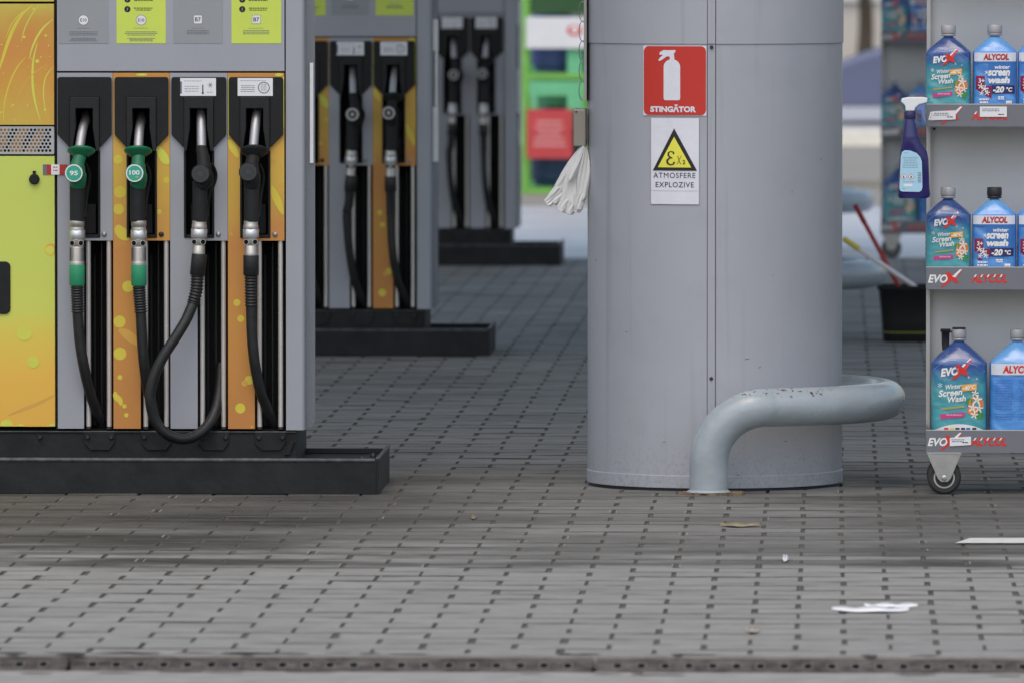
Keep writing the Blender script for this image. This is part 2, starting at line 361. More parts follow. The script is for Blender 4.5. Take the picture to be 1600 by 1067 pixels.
# ---- drain channel along the near edge
dm = ground_mat('stained drain iron', [(.022, .018, .016), (.17, .155, .14)], .8, 18, spec=.12)
conc = ground_mat('weathered concrete', [(.24, .23, .215), (.36, .35, .33)], .75, 10)
crk = ground_mat('dark stain patch', [(.07, .06, .05), (.14, .12, .11)], .8, 30)
g = MB(); g.box(-8, 8, YD - .012, YD + .028, -.03, .003, conc)
g.box(-8, 8, YD - 3.2, YD - .17, -.034, -.026, conc)
g.add([(-8, YD - .18, -.0255), (8, YD - .18, -.0255), (8, YD - 3.2, -.024), (-8, YD - 3.2, -.024)][::-1], [(0, 1, 2, 3)], conc)
rj = random.Random(5)
for k in range(46):
    cx_ = rj.uniform(-2.8, .9); yy_ = YD + rj.choice([-.19 - rj.random() * .07, -.005 + rj.random() * .03]); zz_ = -.0245 if yy_ < YD - .1 else .0045; a_ = rj.uniform(.01, .07); b_ = rj.uniform(.008, .03)
    P_ = [(cx_ + a_ * math.cos(t * .7) * rj.uniform(.6, 1.2), yy_ + b_ * math.sin(t * .7) * rj.uniform(.6, 1.2), zz_) for t in range(9)]
    g.add(P_, [tuple(range(9))], ground_mat('mortar patch', [(.38, .36, .31), (.5, .48, .42)], .8, 20) if k == 0 else g.mats[-1] if rj.random() < .6 else crk)
tag(g.build('concrete_apron'), kind='structure')
rimm = ground_mat('slot rim', [(.10, .095, .09), (.26, .25, .24)], .7, 22)
dr = empty('drain_channel', (0, YD, -.03)); tag(dr, 'long stained iron drain channel with a row of small dark slots across the foreground', 'drain')
g = MB(); xx = -6.0
edges = [G(105, 1030).x - 1.27 * 3 + 1.27 * i for i in range(8)]
for i in range(len(edges) - 1):
    a, b = edges[i] + .006, edges[i + 1] - .006
    g2 = MB(); g2.add([(a, -.16, -.002), (b, -.16, -.002), (b, -.016, .026), (a, -.016, .026), (a, -.16, -.03), (b, -.16, -.03), (b, -.016, -.03), (a, -.016, -.03)],
           [(0, 1, 2, 3), (4, 5, 1, 0), (5, 6, 2, 1), (7, 4, 0, 3), (6, 7, 3, 2)], dm)
    x = a + .05
    while x < b - .03:
        zt = lambda y: -.002 + (y + .16) / .144 * .028 + .0006
        for (dx, dy, m_, wq, hq, e) in ((0, 0, rimm, .0112, .026, 0), (0, 0, void, .009, .020, .0005)):
            P = rrect(x - wq, x + wq, -.085 - hq, -.085 + hq, .007, 3); g2.add([(p, q, zt(q) + e) for p, q in P], [tuple(range(len(P)))], m_)
        x += .0575
    g2.build('drain_grate', dr)
# ------------------------------------------------------------------ pumps
def smooth_path(P, n=6):
    P = [Vector(p) for p in P]; out = []
    for i in range(len(P) - 1):
        p0 = P[max(0, i - 1)]; p1 = P[i]; p2 = P[i + 1]; p3 = P[min(len(P) - 1, i + 2)]
        for k in range(n):
            t = k / n; out.append(.5 * ((2 * p1) + (p2 - p0) * t + (2 * p0 - 5 * p1 + 4 * p2 - p3) * t * t + (3 * p1 - p0 - 3 * p2 + p3) * t ** 3))
    out.append(P[-1]); return out
def swirl(mb, pts, wd, y, m, px):
    P = [Vector(p_[:2]) for p_ in smooth_path([(*px(*p), 0) for p in pts], 5)]; L = []; Rr = []
    for i in range(len(P)):
        d = (P[min(i + 1, len(P) - 1)] - P[max(0, i - 1)]).normalized(); n = Vector((-d.y, d.x)); w_ = wd * (1 - abs(2 * i / (len(P) - 1) - 1) ** 2 * .8)
        L.append(P[i] + n * w_); Rr.append(P[i] - n * w_)
    mb.flat([tuple(p) for p in L + Rr[::-1]], y, m)
ORD = ['nearest to the camera', 'middle', 'farthest']
def island(Y, x_right, idx, depth=.70):
    o = empty('pump_island', (x_right, Y, 0))
    t = ['near black steel pump island with worn top edge, beside the grey column base', 'middle black steel pump island, blurred behind the first one', 'farthest black steel pump island, out of focus before the pale road'][idx]
    tag(o, t, 'pump island', 'black islands under the fuel pumps')
    L = -3.4
    g = MB(); g.prism([(L, 0), (0, 0), (0, .104), (L, .104)], 0, .012, kerbm); g.box(L, -.012, .012, depth, 0, .088, kerbm)
    g.box(L, -.012, depth - .012, depth, .088, .105, kerbm)
    g.build('front_plate', o, bevel=.002)
    g = MB(); g.tube([(L, .004, .1055), (-.005, .004, .1055)], .0075, kerbtop, 8); g.build('top_rim', o)
    g = MB(); g.prism([(0, 0), (0, 0)] and [(0, .0), (.008, .0), (.008, .109), (0, .109)], 0, depth, kerbm); g.box(-.002, .010, 0, depth, .109, .115, kerbtop)
    g.build('end_plate', o, bevel=.0015)
    for (x, y) in ((-.03, .10), (-.035, .5), (-.06, .3)):
        g = MB(); g.rev((x, y, .088), (0, 0, 1), [(0, .009), (.008, .009), (.012, .006)], boltm, 6); g.build('bolt', o)
    return o
HOSE = {
 0: [(122, 488, -.05), (125, 530, -.05), (131, 570, -.045), (139, 610, -.02), (148, 640, .01), (156, 660, .04), (158, 672, .06)],
 1: [(221, 488, -.05), (223, 530, -.05), (226, 570, -.045), (231, 610, -.02), (239, 640, .01), (245, 658, .04), (247, 670, .06)],
 2: [(303, 474, -.06), (292, 500, -.08), (276, 527, -.10), (257, 557, -.115), (243, 590, -.12), (238, 622, -.12), (246, 655, -.11), (264, 676, -.10), (290, 684, -.08), (315, 674, -.045), (333, 650, -.005), (341, 615, .03), (343, 570, .06)],
 3: [(394, 478, -.05), (395, 520, -.05), (399, 565, -.045), (407, 610, -.02), (418, 640, .01), (427, 662, .04), (428, 672, .06)]}
NL = [['green nozzle marked 95 in the leftmost holster of the nearest pump', 'green nozzle marked 100 in the second holster of the nearest pump', 'black nozzle whose hose hangs in a wide loop on the nearest pump', 'black nozzle with round black splash guard at the right end of the nearest pump'],
      ['dark nozzle in the leftmost holster of the middle pump, mostly hidden behind the nearest pump', 'dark nozzle in the second holster of the middle pump, cut off by the nearest pump', 'blurred black nozzle on the grey section of the middle pump', 'blurred black nozzle on the orange section at the right of the middle pump'],
      ['black nozzle in the leftmost holster of the farthest pump, hidden behind the middle pump', 'black nozzle in the second holster of the farthest pump, mostly hidden', 'left one of the two out of focus nozzles on the farthest pump', 'right one of the two out of focus nozzles on the farthest pump']]
def nozzle(i, idx, O, px):
    ux = [0, 88.5, 177.5, 266][i]
    cu = [120, 217, 314, 394][i]
    o = empty('fuel_nozzle', O); tag(o, NL[idx][i], 'fuel nozzle', 'fuel nozzles hanging in the pump holsters')
    isg = i < 2 and idx == 0
    bm = green if isg else black
    def P(u, v, y): x, z = px(u, v); return Vector((x, y, z))
    # spout
    top = [(131, 188), (218, 190), (313, 170), (402, 168)][i]; bot = [(125, 230), (217, 230), (316, 230), (397, 230)][i]
    g = MB(); a, b = P(*top, .045), P(*bot, -.035); mid = (a + b) / 2 + Vector((0, -.008, .01)); pth = smooth_path([P(top[0] - 1, top[1] - 8, .09), a, mid, b], 5)
    g.tube(pth, .0148, steel, 18); 
    if i < 2: g.rev(a + Vector((0, -.002, -.002)), b - a, [(-.004, .0158), (.004, .0163), (.006, .0150)], steel, 18)
    g.build('spout', o)
    gu = [128, 217, 317, 399][i]
    if i != 2:
        g = MB(); c = P(gu, 234, -.045); d = Vector((0, -.35, -1)) if i < 2 else Vector((0, -.45, -1))
        g.rev(c, d, [(-.004, .012), (-.003, .040), (.0, .044), (.004, .044), (.010, .038), (.022, .022)], bm, 28); g.build('splash_guard', o)
    else:
        g = MB(); g.rev(P(316, 228, -.036), (0, -.3, -1), [(0, .015), (.002, .017), (.02, .017), (.022, .015)], black, 18); g.build('collar', o)
    # body
    du = [119.5, 214.5, 317.5, 392][i]; dvv = [271, 271, 272, 269][i]
    gr = [(121.5, 0), (216, 0), (314, 0), (394.5, 0)][i][0]
    g = MB(); pts = [P(gu - 1, 232, -.04), P((gu + du) / 2 + 2, 245, -.055), P(du + 3, 258, -.065), P(du + 4, 272, -.066), P(du + 3.5, 283, -.060), P(gr, 290, -.054)]
    g.tube(smooth_path(pts, 4), [.0185] * 4 + [.0205] * 4 + [.024] * 4 + [.027] * 4 + [.025] * 4 + [.022] * 1, bm, 18)
    g.build('valve_body', o)
    # trigger guard and lever behind the body
    g = MB(); g.tube(smooth_path([P(du + 14, 255, -.03), P(du + 20, 275, -.005), P(gr + 13, 310, .0), P(gr + 11, 340, -.02)], 5), .0052, black, 8)
    g.tube(smooth_path([P(du + 8, 262, -.03), P(du + 13, 285, -.02), P(gr + 8, 325, -.015)], 5), .006, black, 8); g.build('trigger', o)
    # round badge
    g = MB(); c = P(du, dvv, -.088); d = Vector((-.08, -1, .12))
    g.rev(c + Vector((0, .03, 0)), d, [(0, .024), (.012, .029), (.024, .0305), (.030, .0300), (.032, .028)], bm if isg else black2, 28)
    x0, z0 = c.x - .0025, c.z + .0035; yy = c.y - .0065
    if idx == 0 and isg:
        g.disc(x0, z0, .0275, yy, white, 30); g.disc(x0, z0, .0235, yy - .0004, mat('badge teal', K(50, 150, 125), .4), 30)
        g.text(['95', '100'][i], x0, z0 + (.002 if i else 0), yy - .0008, .015, white, .03, width=[.026, .032][i])
        if i: g.text('100', x0 + .007, z0 - .012, yy - .0008, .005, dot_y, .02)
    else:
        g.disc(x0, z0, .026, yy, mat('badge charcoal', (.05, .053, .058), .5) if idx == 0 else mat('silver ring', (.5, .5, .5), .4, .3), 30); g.disc(x0, z0, .022 if idx == 0 else .0185, yy - .0004, mat('badge dark', (.035, .037, .04), .5), 30)
        if idx: g.disc(x0, z0, .007, yy - .0008, MC['silver ring'], 20)
        else:
            for q in range(12):
                t = q * math.pi / 6; g.disc(x0 + .017 * math.cos(t), z0 + .017 * math.sin(t), .0024, yy - .0008, MC['badge charcoal'], 8)
            g.disc(x0, z0, .009, yy - .0009, MC['badge charcoal'], 18)
    g.build('badge', o)
    # ribbed grip
    g = MB(); gw = .0232; prof = [P(gr, 282, -.054), P(gr, 345, -.048)]
    n_ = 30; pts = [prof[0].lerp(prof[1], k / n_) for k in range(n_ + 1)]
    g.tube(pts, [gw + (.0006 if k % 2 else -.0004) for k in range(n_ + 1)], black2, 20); g.build('grip', o)
    # swivel
    vb = [413, 413, 396, 398][i]; su = [121, 218, 313, 393.5][i]
    g = MB(); y = -.048; L = (vb - 344) * S; c = P(su, 344, y); e = P(su - (1.5 if i == 2 else 0), vb, y)
    rr = .0232
    if i < 2: prof = [(0, rr), (.004, rr + .0008), (.016, rr + .0008), (.018, rr - .001), (.022, rr - .001), (.024, rr), (.030, rr)]
    else: prof = [(0, rr - .001), (.012, rr - .001), (.014, rr + .0005), (.024, rr + .0005), (.026, rr)]
    h1 = prof[-1][0]; h2 = h1 + .028; ax = (e - c).normalized()
    g.rev(c, ax, prof, metalw, 28)
    g.rev(c + ax * (h1 - .001), ax, [(0, rr + .0005), (.001, rr + .0022), (.026, rr + .0022), (.029, rr)], mat('pale machined steel', (.68, .69, .71), .38, .7, .06, 20), 6)
    r3 = rr - .0015 if i < 2 else rr - .004
    g.rev(c + ax * h2, ax, [(0, r3), (.022, r3), (.023, r3 - .0008), (.0245, r3 + .0005), (L - h2 - .010, r3 + .0005), (L - h2 - .009, r3 + .0012), (L - h2, r3 + .0012)], metalw, 36)
    for q in range(36):
        a = 2 * math.pi * q / 36; 
        if math.sin(a) < .2 and i < 2: p_ = c + ax * (h2 + .026) + Vector((math.cos(a), math.sin(a), 0)) * (r3 + .0008); g.tube([p_, p_ + ax * (L - h2 - .038)], .0006, seam, 4)
    for sg in (-1, 1):
        cc = c + ax * (h2 + .012) + Vector((sg * .0118, 0, 0)); dy = math.sqrt(max(0, r3 ** 2 - .0118 ** 2))
        g.rev(cc + Vector((0, -dy + .004, 0)), (sg * .5, -1, 0), [(0, .0092), (.0048, .0092)], MC['pale machined steel'], 18); g.rev(cc + Vector((0, -dy + .004, 0)), (sg * .5, -1, 0), [(0, .0074), (.0056, .0074)], void, 18)
    g.build('swivel', o)
    # collar and strain relief
    g = MB(); vb2 = [446, 446, 430, 430][i]
    c = P(su, vb, y); q = Vector((-.10, 0, -1)) if i == 2 else Vector((0, 0, -1)); L2 = (vb2 - vb) * S
    g.rev(c, q, [(0, rr), (.002, rr + .001), (L2 - .004, rr + .001), (L2, rr - .002)], green2 if isg else rubber, 24); g.build('hose_collar', o)
    g = MB(); H = HOSE[i] if not (idx and i == 2) else [(303, 474, -.06), (305, 510, -.055), (309, 555, -.045), (317, 605, -.02), (328, 640, .01), (338, 662, .04), (339, 672, .06)]; end = P(H[0][0], H[0][1], H[0][2]); st = c + q.normalized() * L2
    hp = smooth_path([P(*h[:2], h[2]) for h in H], 8)
    if i == 2:
        rp_ = smooth_path([st, st.lerp(end, .5) + Vector((.004, 0, 0)), end], 10)
    else: rp_ = [st.lerp(end, k / 20) for k in range(21)]
    fine = []; 
    for k in range(len(rp_) - 1):
        fine += [rp_[k], rp_[k].lerp(rp_[k + 1], .5)]
    fine.append(rp_[-1]); n_ = len(fine)
    g.tube(fine, [(.0195 + (.0016 if (k // 2) % 2 else -.0016)) * (1 - .06 * k / n_) for k in range(n_)], rubber, 20); g.build('strain_relief', o)
    g = MB(); g.tube(hp, .0168, rubber, 18); g.build('hose', o)
    return o
def pump(idx, Y, u_right, v_base):
    k = 1
    O = Wp(u_right, 712, Y) if idx == 0 else Wp(u_right, 712, Y); O.z = .106
    sc_x = lambda u: (u - 491) * S
    def px(u, v): return ((u - 491) * S, (712 - v) * S + .004)
    def X(u): return (u - 491) * S
    def Z(v): return (712 - v) * S + .004
    org = orange if idx < 2 else grey
    o = empty('fuel_dispenser', O)
    tag(o, ['nearest fuel pump with lime and orange door and four nozzles in sharp focus', 'middle fuel pump with orange section, blurred behind the nearest pump', 'farthest fuel pump, plain grey and strongly blurred, beside the green cage'][idx], 'fuel pump', 'fuel pumps on the forecourt')
    ZT = Z(-420)
    g = MB(); g.box(X(-430), X(446), .24, .60, Z(671), ZT, black2); g.box(X(446), X(446.8), .03, .6, Z(671), ZT, seam)
    g.box(X(84), X(88.5), .03, .24, Z(671), ZT, seam); g.box(X(-430), X(446), .02, .24, Z(674), Z(671), void)
    g.box(X(-430), X(84), .03, .24, Z(668), ZT, black2); g.box(X(88.5), X(446), .12, .24, Z(113), ZT, black2)
    g.build('cabinet', o)
    # side column with rounded front corner
    g = MB(); P = [(X(447), .001)]
    for t in range(0, 8): a = R(90 - t * 90 / 7); P.append((X(470) + .012 * math.cos(a), .014 - .013 * math.sin(a)))
    P += [(X(476), .60), (X(447), .60)]
    n_ = len(P); g.add([(x, y, Z(672)) for x, y in P] + [(x, y, ZT) for x, y in P], [(i, (i + 1) % n_, n_ + (i + 1) % n_, n_ + i) for i in range(n_)] + [tuple(range(n_ - 1, -1, -1)), tuple(range(n_, 2 * n_))], grey)
    g.build('side_column', o)
    g = MB(); g.prism([(X(476.5), Z(671)), (X(483), Z(671)), (X(490.5), Z(662)), (X(490.5), ZT), (X(476.5), ZT)], .05, .055, acryl)
    g.build('side_fin', o)
    g = MB(); g.box(X(483.5), X(489), .040, .049, Z(255), Z(98), mat('pale reflection strip', (.80, .82, .85), .3, .2)); (g.box(X(479), X(490), .036, .0399, Z(140), Z(76), MC['pale reflection strip']), g.box(X(479), X(490), .036, .0399, Z(369), Z(256), MC['pale reflection strip'])) if idx else None; g.build('fin_reflections', o)  # pale strips on the fin edge stand in for its bright reflections
    # upper panel
    g = MB(); g.box(X(88.5), X(445), 0, .03, Z(111), ZT, grey); g.build('upper_panel', o, bevel=.0012)
    sts = [(91, 169, greyst, 'c'), (182, 259, lime, 'c'), (271, 348, greyst, 'b'), (362, 440, lime, 'b')]
    for a, b, m_, kd in sts:
        g = MB(); g.box(X(a), X(b), -.0012, .001, Z(67.5), Z(-90), m_); y = -.0016; c = X((a + b) / 2)
        if kd == 'c': g.disc(c, Z(31), .0165, y, ink_grey, 28); g.disc(c, Z(31), .0150, y - .0003, white, 28); g.text('E10', c, Z(31), y - .0006, .010, ink, .01)
        else: g.flat(rrect(c - .014, c + .014, Z(37), Z(23), .003), y, ink_grey); g.flat(rrect(c - .0128, c + .0128, Z(36.4), Z(23.6), .0025), y - .0003, white); g.text('B7', c, Z(30), y - .0006, .013, ink, .015)
        g.lines(c, Z(44), y, .05, 1, .004, ink_grey); g.lines(c, Z(50 if kd == 'c' else 48), y, .105 if kd == 'c' else .085, 3, .005, ink_grey, .0022); 
        if kd == 'c': g.lines(c, Z(60), y, .09, 3, .004, ink_grey, .0020)
        if m_ is lime:
            for vv in (-12, -1, 14):
                g.disc(X(a + 17), Z(vv), .0098, y, ink, 20); g.text('/', X(a + 17), Z(vv), y - .0005, .009, white)
                g.lines(X(a + 42), Z(vv - 1), y, .062, 2, .006, ink, .0026)
        g.build('info_sticker', o)
    # modules
    mods = [(88.5, 175.5, 129.5, grey, 0), (176, 265, 218.6, org, 0), (265.5, 355.5, 308, grey, 1), (356, 444.5, 397.7, org, 1)]
    for i, (a, b, cst, m_, lab) in enumerate(mods):
        h0 = [89.5, 179, 268, 358][i]; h1 = [174, 263, 353.6, 443][i]
        c0 = [109, 198, 288, 376][i]; c1 = c0 + 46
        g = MB(); mid = (c0 + c1) / 2
        Lp = [(a, 113.5), (mid, 113.5), (mid, 140), (c0, 140), (c0, 372), (cst, 372), (cst, 670), (a, 670)]
        Rp = [(mid, 113.5), (b, 113.5), (b, 376), (cst, 376), (cst, 372), (c1, 372), (c1, 140), (mid, 140)]
        for Q in (Lp, Rp): g.prism([px(*q) for q in Q], 0, .02, m_)
        if m_ is orange:
            y = -.0006
            if i == 1:
                D = [(187, 300, 9.5), (181, 249, 7.5), (181, 327, 8.5), (262, 281, 5), (248, 331, 4), (199, 448, 9), (184, 503, 9.5), (180, 553, 10), (193, 635, 3.5), (196, 649, 3.5), (214, 475, 3), (186, 590, 4)]
                for (u, v, r_) in D:
                    if u - r_ < a: u = a + r_ + .3
                    if u + r_ > b: u = b - r_ - .3
                    g.disc(X(u), Z(v), r_ * S, y, dot_y, 24)
                swirl(g, [(182, 352), (186, 360), (193, 368), (201, 374)], 9 * S, y - .0002, dot_y, px)
                swirl(g, [(245, 228), (252, 240), (258, 250), (264, 256)], 7 * S, y - .0002, dot_y2, px)
                swirl(g, [(184, 515), (196, 522), (206, 530), (217, 540)], 8 * S, y - .0002, dot_o, px)
                swirl(g, [(178, 612), (180, 620), (186, 626), (188, 634)], 5 * S, y - .0002, dot_y, px)
                swirl(g, [(212, 116.3), (218, 116.5), (225, 116.5), (230, 116.3)], 2 * S, y, dot_y2, px)
            else:
                D = [(370, 473, 5.5), (376, 498, 5.5), (375, 638, 8), (389, 594, 7), (382, 599, 5), (428, 251, 4), (361, 366, 3), (393, 667, 2)]
                for q, (u, v, r_) in enumerate(D): g.disc(X(u), Z(v), r_ * S, y - q * .00004, dot_y if r_ > 5 else dot_o, 24)
                swirl(g, [(425, 290), (430, 305), (436, 318), (442, 335)], 6 * S, y - .0002, dot_y, px)
                swirl(g, [(358, 218), (362, 226), (366, 234), (372, 246)], 6 * S, y - .0002, dot_y, px)
                swirl(g, [(430, 116.2), (434, 116.5), (438, 116.5), (443, 116.2)], 2.4 * S, y, dot_y2, px)
                g.flat([px(*q) for q in ((441.5, 120), (444.3, 120), (444.3, 200), (443.3, 200))], y, dot_y2)
                g.flat([px(*q) for q in ((356.3, 120), (357.7, 120), (357.7, 215), (356.3, 215))], y, dot_y2)
        g.build('front_panel', o)
        # holster
        g = MB(); top = rrect(X(h0), X(h1), Z(300), Z(120), .008)
        arch = [p for p in top if p[1] > Z(200)]
        w0, w1 = c0 - 1.5, c1 + 1.5
        PP = [(X(h0), Z(210)), (X(w0), Z(229.5)), (X(c0), Z(229.5)), (X(c0), Z(151)), (X(c1), Z(151)), (X(c1), Z(229.5)), (X(w1), Z(229.5)), (X(h1), Z(210))] + arch
        g.prism(PP, -.012, .001, black); g.build('holster', o, bevel=.0015)
        g = MB(); i0, i1 = c0 + 9, c1 - 10
        PP = [(c0, 236), (c0, 151), (c1, 151), (c1, 236), (i1 + 5, 236), (i1, 200), (i1, 169), (i0, 169), (i0, 200), (i0 - 5, 236)]
        g.prism([px(*q) for q in PP], -.020, .06, black2); g.build('holster_frame', o, bevel=.002)
        g = MB(); g.box(X(c0), X(c1), .085, .09, Z(371), Z(141), void)
        for q0, q1 in ((c0 - .8, c0 + 2.5), (c1 - 2.5, c1 + .8)): g.box(X(q0), X(q1), -.006, .085, Z(371), Z(236), black)
        g.box(X(c0 + 2.5), X(c1 - 2.5), -.004, .085, Z(371.5), Z(367), black)
        g.box(X(c0 + 8), X(c1 - 8), .05, .085, Z(366), Z(320), black2)
        g.build('holster_channel', o, bevel=.0012)
        # recess rods
        for ru in [(136.5, 168.8), (226.3, 258.8), (315.5, 348.5), (405, 438)][i]:
            g = MB(); g.tube([(X(ru), .012, Z(667)), (X(ru), .012, Z(374))], .0078, rodm, 14); g.tube([(X(ru), .012, Z(671)), (X(ru), .012, Z(667))], .0085, boltm, 14); g.build('guide_rod', o)
        g = MB(); g.box(X(cst + 12), X(cst + 15), .10, .11, Z(668), Z(400), black2); g.box(X(b - 22), X(b - 20), .08, .09, Z(668), Z(380), rubber); g.build('inner_rail', o)
        g = MB(); su = [162, 251.5, 341, 430][i]; g.rev((X(su), 0, Z(366)), (0, -1, 0), [(0, .0082), (.003, .0082), (.006, .006), (.007, .003)], steel if i != 1 else boltm, 16)
        g.build('screw', o)
        if lab:
            l0, l1 = ((282, 338), (372, 427))[i - 2]
            g = MB(); g.prism([(X(l0), Z(149.5)), (X(l1), Z(149.5)), (X(l1), Z(121.5)), (X(l0), Z(121.5))], -.0135, -.0121, white); y = -.0139
            if i == 2:
                g.box(X(l0), X(l0 + 2.5), -.0138, -.0134, Z(146), Z(127), ink_grey)
                g.lines(X(302), Z(126.5), y, .07, 1, .004, ink_grey); g.lines(X(300), Z(135), y, .046, 3, .0075, ink_grey, .0016)
                g.box(X(316.5), X(318.3), y, y + .0003, Z(146), Z(132), ink); g.disc(X(317.4), Z(145), .0034, y - .0002, ink, 12)
                for q in range(3):
                    a_ = q * math.pi / 3; c_, s_ = math.cos(a_), math.sin(a_); x_, z_ = X(329), Z(132.5)
                    g.flat([(x_ - .0085 * c_ - .0006 * s_, z_ - .0085 * s_ + .0006 * c_), (x_ - .0085 * c_ + .0006 * s_, z_ - .0085 * s_ - .0006 * c_), (x_ + .0085 * c_ + .0006 * s_, z_ + .0085 * s_ - .0006 * c_), (x_ + .0085 * c_ - .0006 * s_, z_ + .0085 * s_ + .0006 * c_)], y - q * .0001, ink)
                g.lines(X(328), Z(144), y, .02, 1, .004, ink)
            else:
                g.lines(X(396), Z(126), y, .085, 1, .004, ink_grey); g.lines(X(388), Z(134), y, .050, 4, .006, ink_grey, .0018)
                g.disc(X(413), Z(136.5), .0185, y, ink_grey, 28); g.disc(X(413), Z(136.5), .0155, y - .0003, white, 28)
                for q in range(4): g.lines(X(413), Z(131.5 + q * 3), y - .0006, .022, 1, .004, ink, .0016)
            g.build('notice', o)
    # left doors
    g = MB(); g.box(X(-430), X(83.5), -.002, .03, Z(2), ZT, uppart); 
    for u, v, r_ in ((20, -2, 10), (60, -6, 9)): g.disc(X(u), Z(v - 12), r_ * S, -.0025, dot_y2)
    g.build('price_panel', o)
    g = MB(); g.box(X(-430), X(83.5), -.002, .03, Z(195), Z(5.5), uppart)
    rnd = random.Random(3)
    for q in range(70):
        u = rnd.uniform(-200, 81); v = rnd.uniform(10, 190); g.disc(X(u), Z(v), rnd.choice([.8, 1, 1.4, 2.2, 3]) * S, -.0026, dot_y2 if q % 2 else dot_y, 12)
    for q, (A_, w_, m_) in enumerate((([(-6, 120), (2, 95), (10, 70), (20, 45), (34, 22), (50, 8)], 2.6, dot_y), ([(82, 30), (68, 42), (57, 58), (49, 76), (45, 92)], 1.6, dot_y2), ([(58, 66), (51, 95), (50, 130), (54, 160), (62, 188)], 1.8, dot_y2),
        ([(82, 104), (70, 122), (67, 150), (72, 182)], 1.0, dot_y2), ([(4, 190), (6, 160), (14, 130), (26, 105), (40, 88)], 1.2, dot_y), ([(20, 188), (24, 160), (34, 136), (48, 118), (64, 106), (80, 98)], .9, dot_o), ([(60, 8), (48, 24), (38, 44), (32, 66)], .9, dot_y2),
        ([(-120, 180), (-90, 120), (-50, 70), (-10, 40)], 3, dot_y), ([(8, 60), (16, 40), (28, 24), (44, 12)], .7, dot_y2))):
        swirl(g, A_, w_ * S, -.0023 - q * .00001, m_, px)
    g.build('door_panel', o)
    # perforated grille
    g = MB(); g.box(X(-300), X(83), .006, .02, Z(240.5), Z(198), mat('grille back', K(165, 120, 48, 1.6), .5, 0, .4, 9)); 
    g.prism(rrect(X(-300), X(83.5), Z(241), Z(197.5), .004), .0025, .0055, mat('grille steel', K(170, 172, 176), .35, .6))
    for r_ in range(7):
        for c_ in range(62):
            u = 77 - c_ * 5.9 - (r_ % 2) * 2.95; v = 203 + r_ * 5.4
            if u < -290: continue
            amber = abs(math.sin(u * .11 + v * .05)) > .55 and u < 70
            g.disc(X(u), Z(v), 2.35 * S, .0022, MC['grille back'] if amber else void, 6)
    g.build('grille', o)
    g = MB(); g.box(X(-430), X(84), -.002, .03, Z(667), Z(244), doorart)
    for (u, v, r_, m_) in ((36, 521, 12, dot_y2), (50, 566, 9.5, dot_y2), (8, 666, 10, dot_y2), (30, 672, 9, dot_y2), (80, 668, 6, dot_y2), (-60, 600, 14, dot_y2), (78, 390, 10, dot_y), (79, 389, 8, dot_o), (77, 391, 6.5, dot_y2)):
        r2 = r_; v2 = v
        P = [(u + r_ * math.cos(t * math.pi / 14), v + r_ * math.sin(t * math.pi / 14)) for t in range(28)]
        P = [(min(p, 83.8), min(q, 666.5)) for p, q in P]
        g.flat([px(*p) for p in P], -.0026 - {dot_y: 0, dot_o: .0002, dot_y2: .0004}[m_], m_)
    swirl(g, [(10, 650), (35, 640), (60, 630), (83, 618)], 3 * S, -.0023, dot_o, px)
    g.build('lower_door', o)
    g = MB(); g.rev((X(52.5), -.003, Z(280)), (0, -1, 0), [(0, .0165), (.008, .0165), (.012, .013)], black, 24); g.prism([px(50, 267), px(55, 267), px(54, 276), px(51, 276)], -.010, -.002, black); g.build('lock', o)
    g = MB(); g.prism(rrect(X(-80), X(14.5), Z(491), Z(409), .016), -.008, .004, black); g.build('handle', o, bevel=.002)
    if idx == 0:
        g = MB(); 
        for (a, b, m_) in ((66, 72, ink_grey), (72, 79, redp), (79, 92, white), (92, 104, redp)): g.box(X(a), X(b), -.0042, -.003, Z(273), Z(257), m_)
        g.lines(X(85.5), Z(262), -.0046, .018, 2, .01, redp, .003)
        g.build('tamper_tape', o)
    # plinth
    g = MB(); g.box(X(-430), X(463), .012, .56, -.02, Z(673.5), kerbm); g.box(X(-430), X(463), .006, .012, Z(676.5), Z(674), kerbtop)
    g.build('plinth', o, bevel=.002)
    for c in (153.5, 243, 333, 422):
        g = MB(); g.prism([px(*q) for q in ((c - 24, 677), (c + 24, 677), (c + 24, 692), (c + 15, 704), (c - 14, 704), (c - 24, 693))], .005, .0118, kerbm); g.build('bracket', o, bevel=.001)
    g = MB()
    g.prism([px(*q) for q in ((452, 690), (460, 690), (452, 711), (444, 711))], .004, .0118, kerbm)
    g.build('bracket', o, bevel=.001)
    for u in (60, 135, 172, 224, 263, 315, 352, 404, 441):
        g = MB(); g.rev((X(u), .006, Z(684)), (0, -1, 0), [(0, .0075), (.005, .0075), (.008, .005)], boltm, 10); g.build('bolt', o)
    for i in range(4): nozzle(i, idx, O, px)
    return o
for idx, (Y, kk) in enumerate(((29.0, 1), (38.16, .76), (48.33, .60))):
    ur = 1300 - 809 * kk
    pump(idx, Y, ur, 672)
    Yi = Y - .06 if idx else G(588, 772).y
    Ge = Wp(1300 - (1300 - 588) * kk + (3 if idx == 1 else 0), 700, Yi); island(Yi, Ge.x, idx)
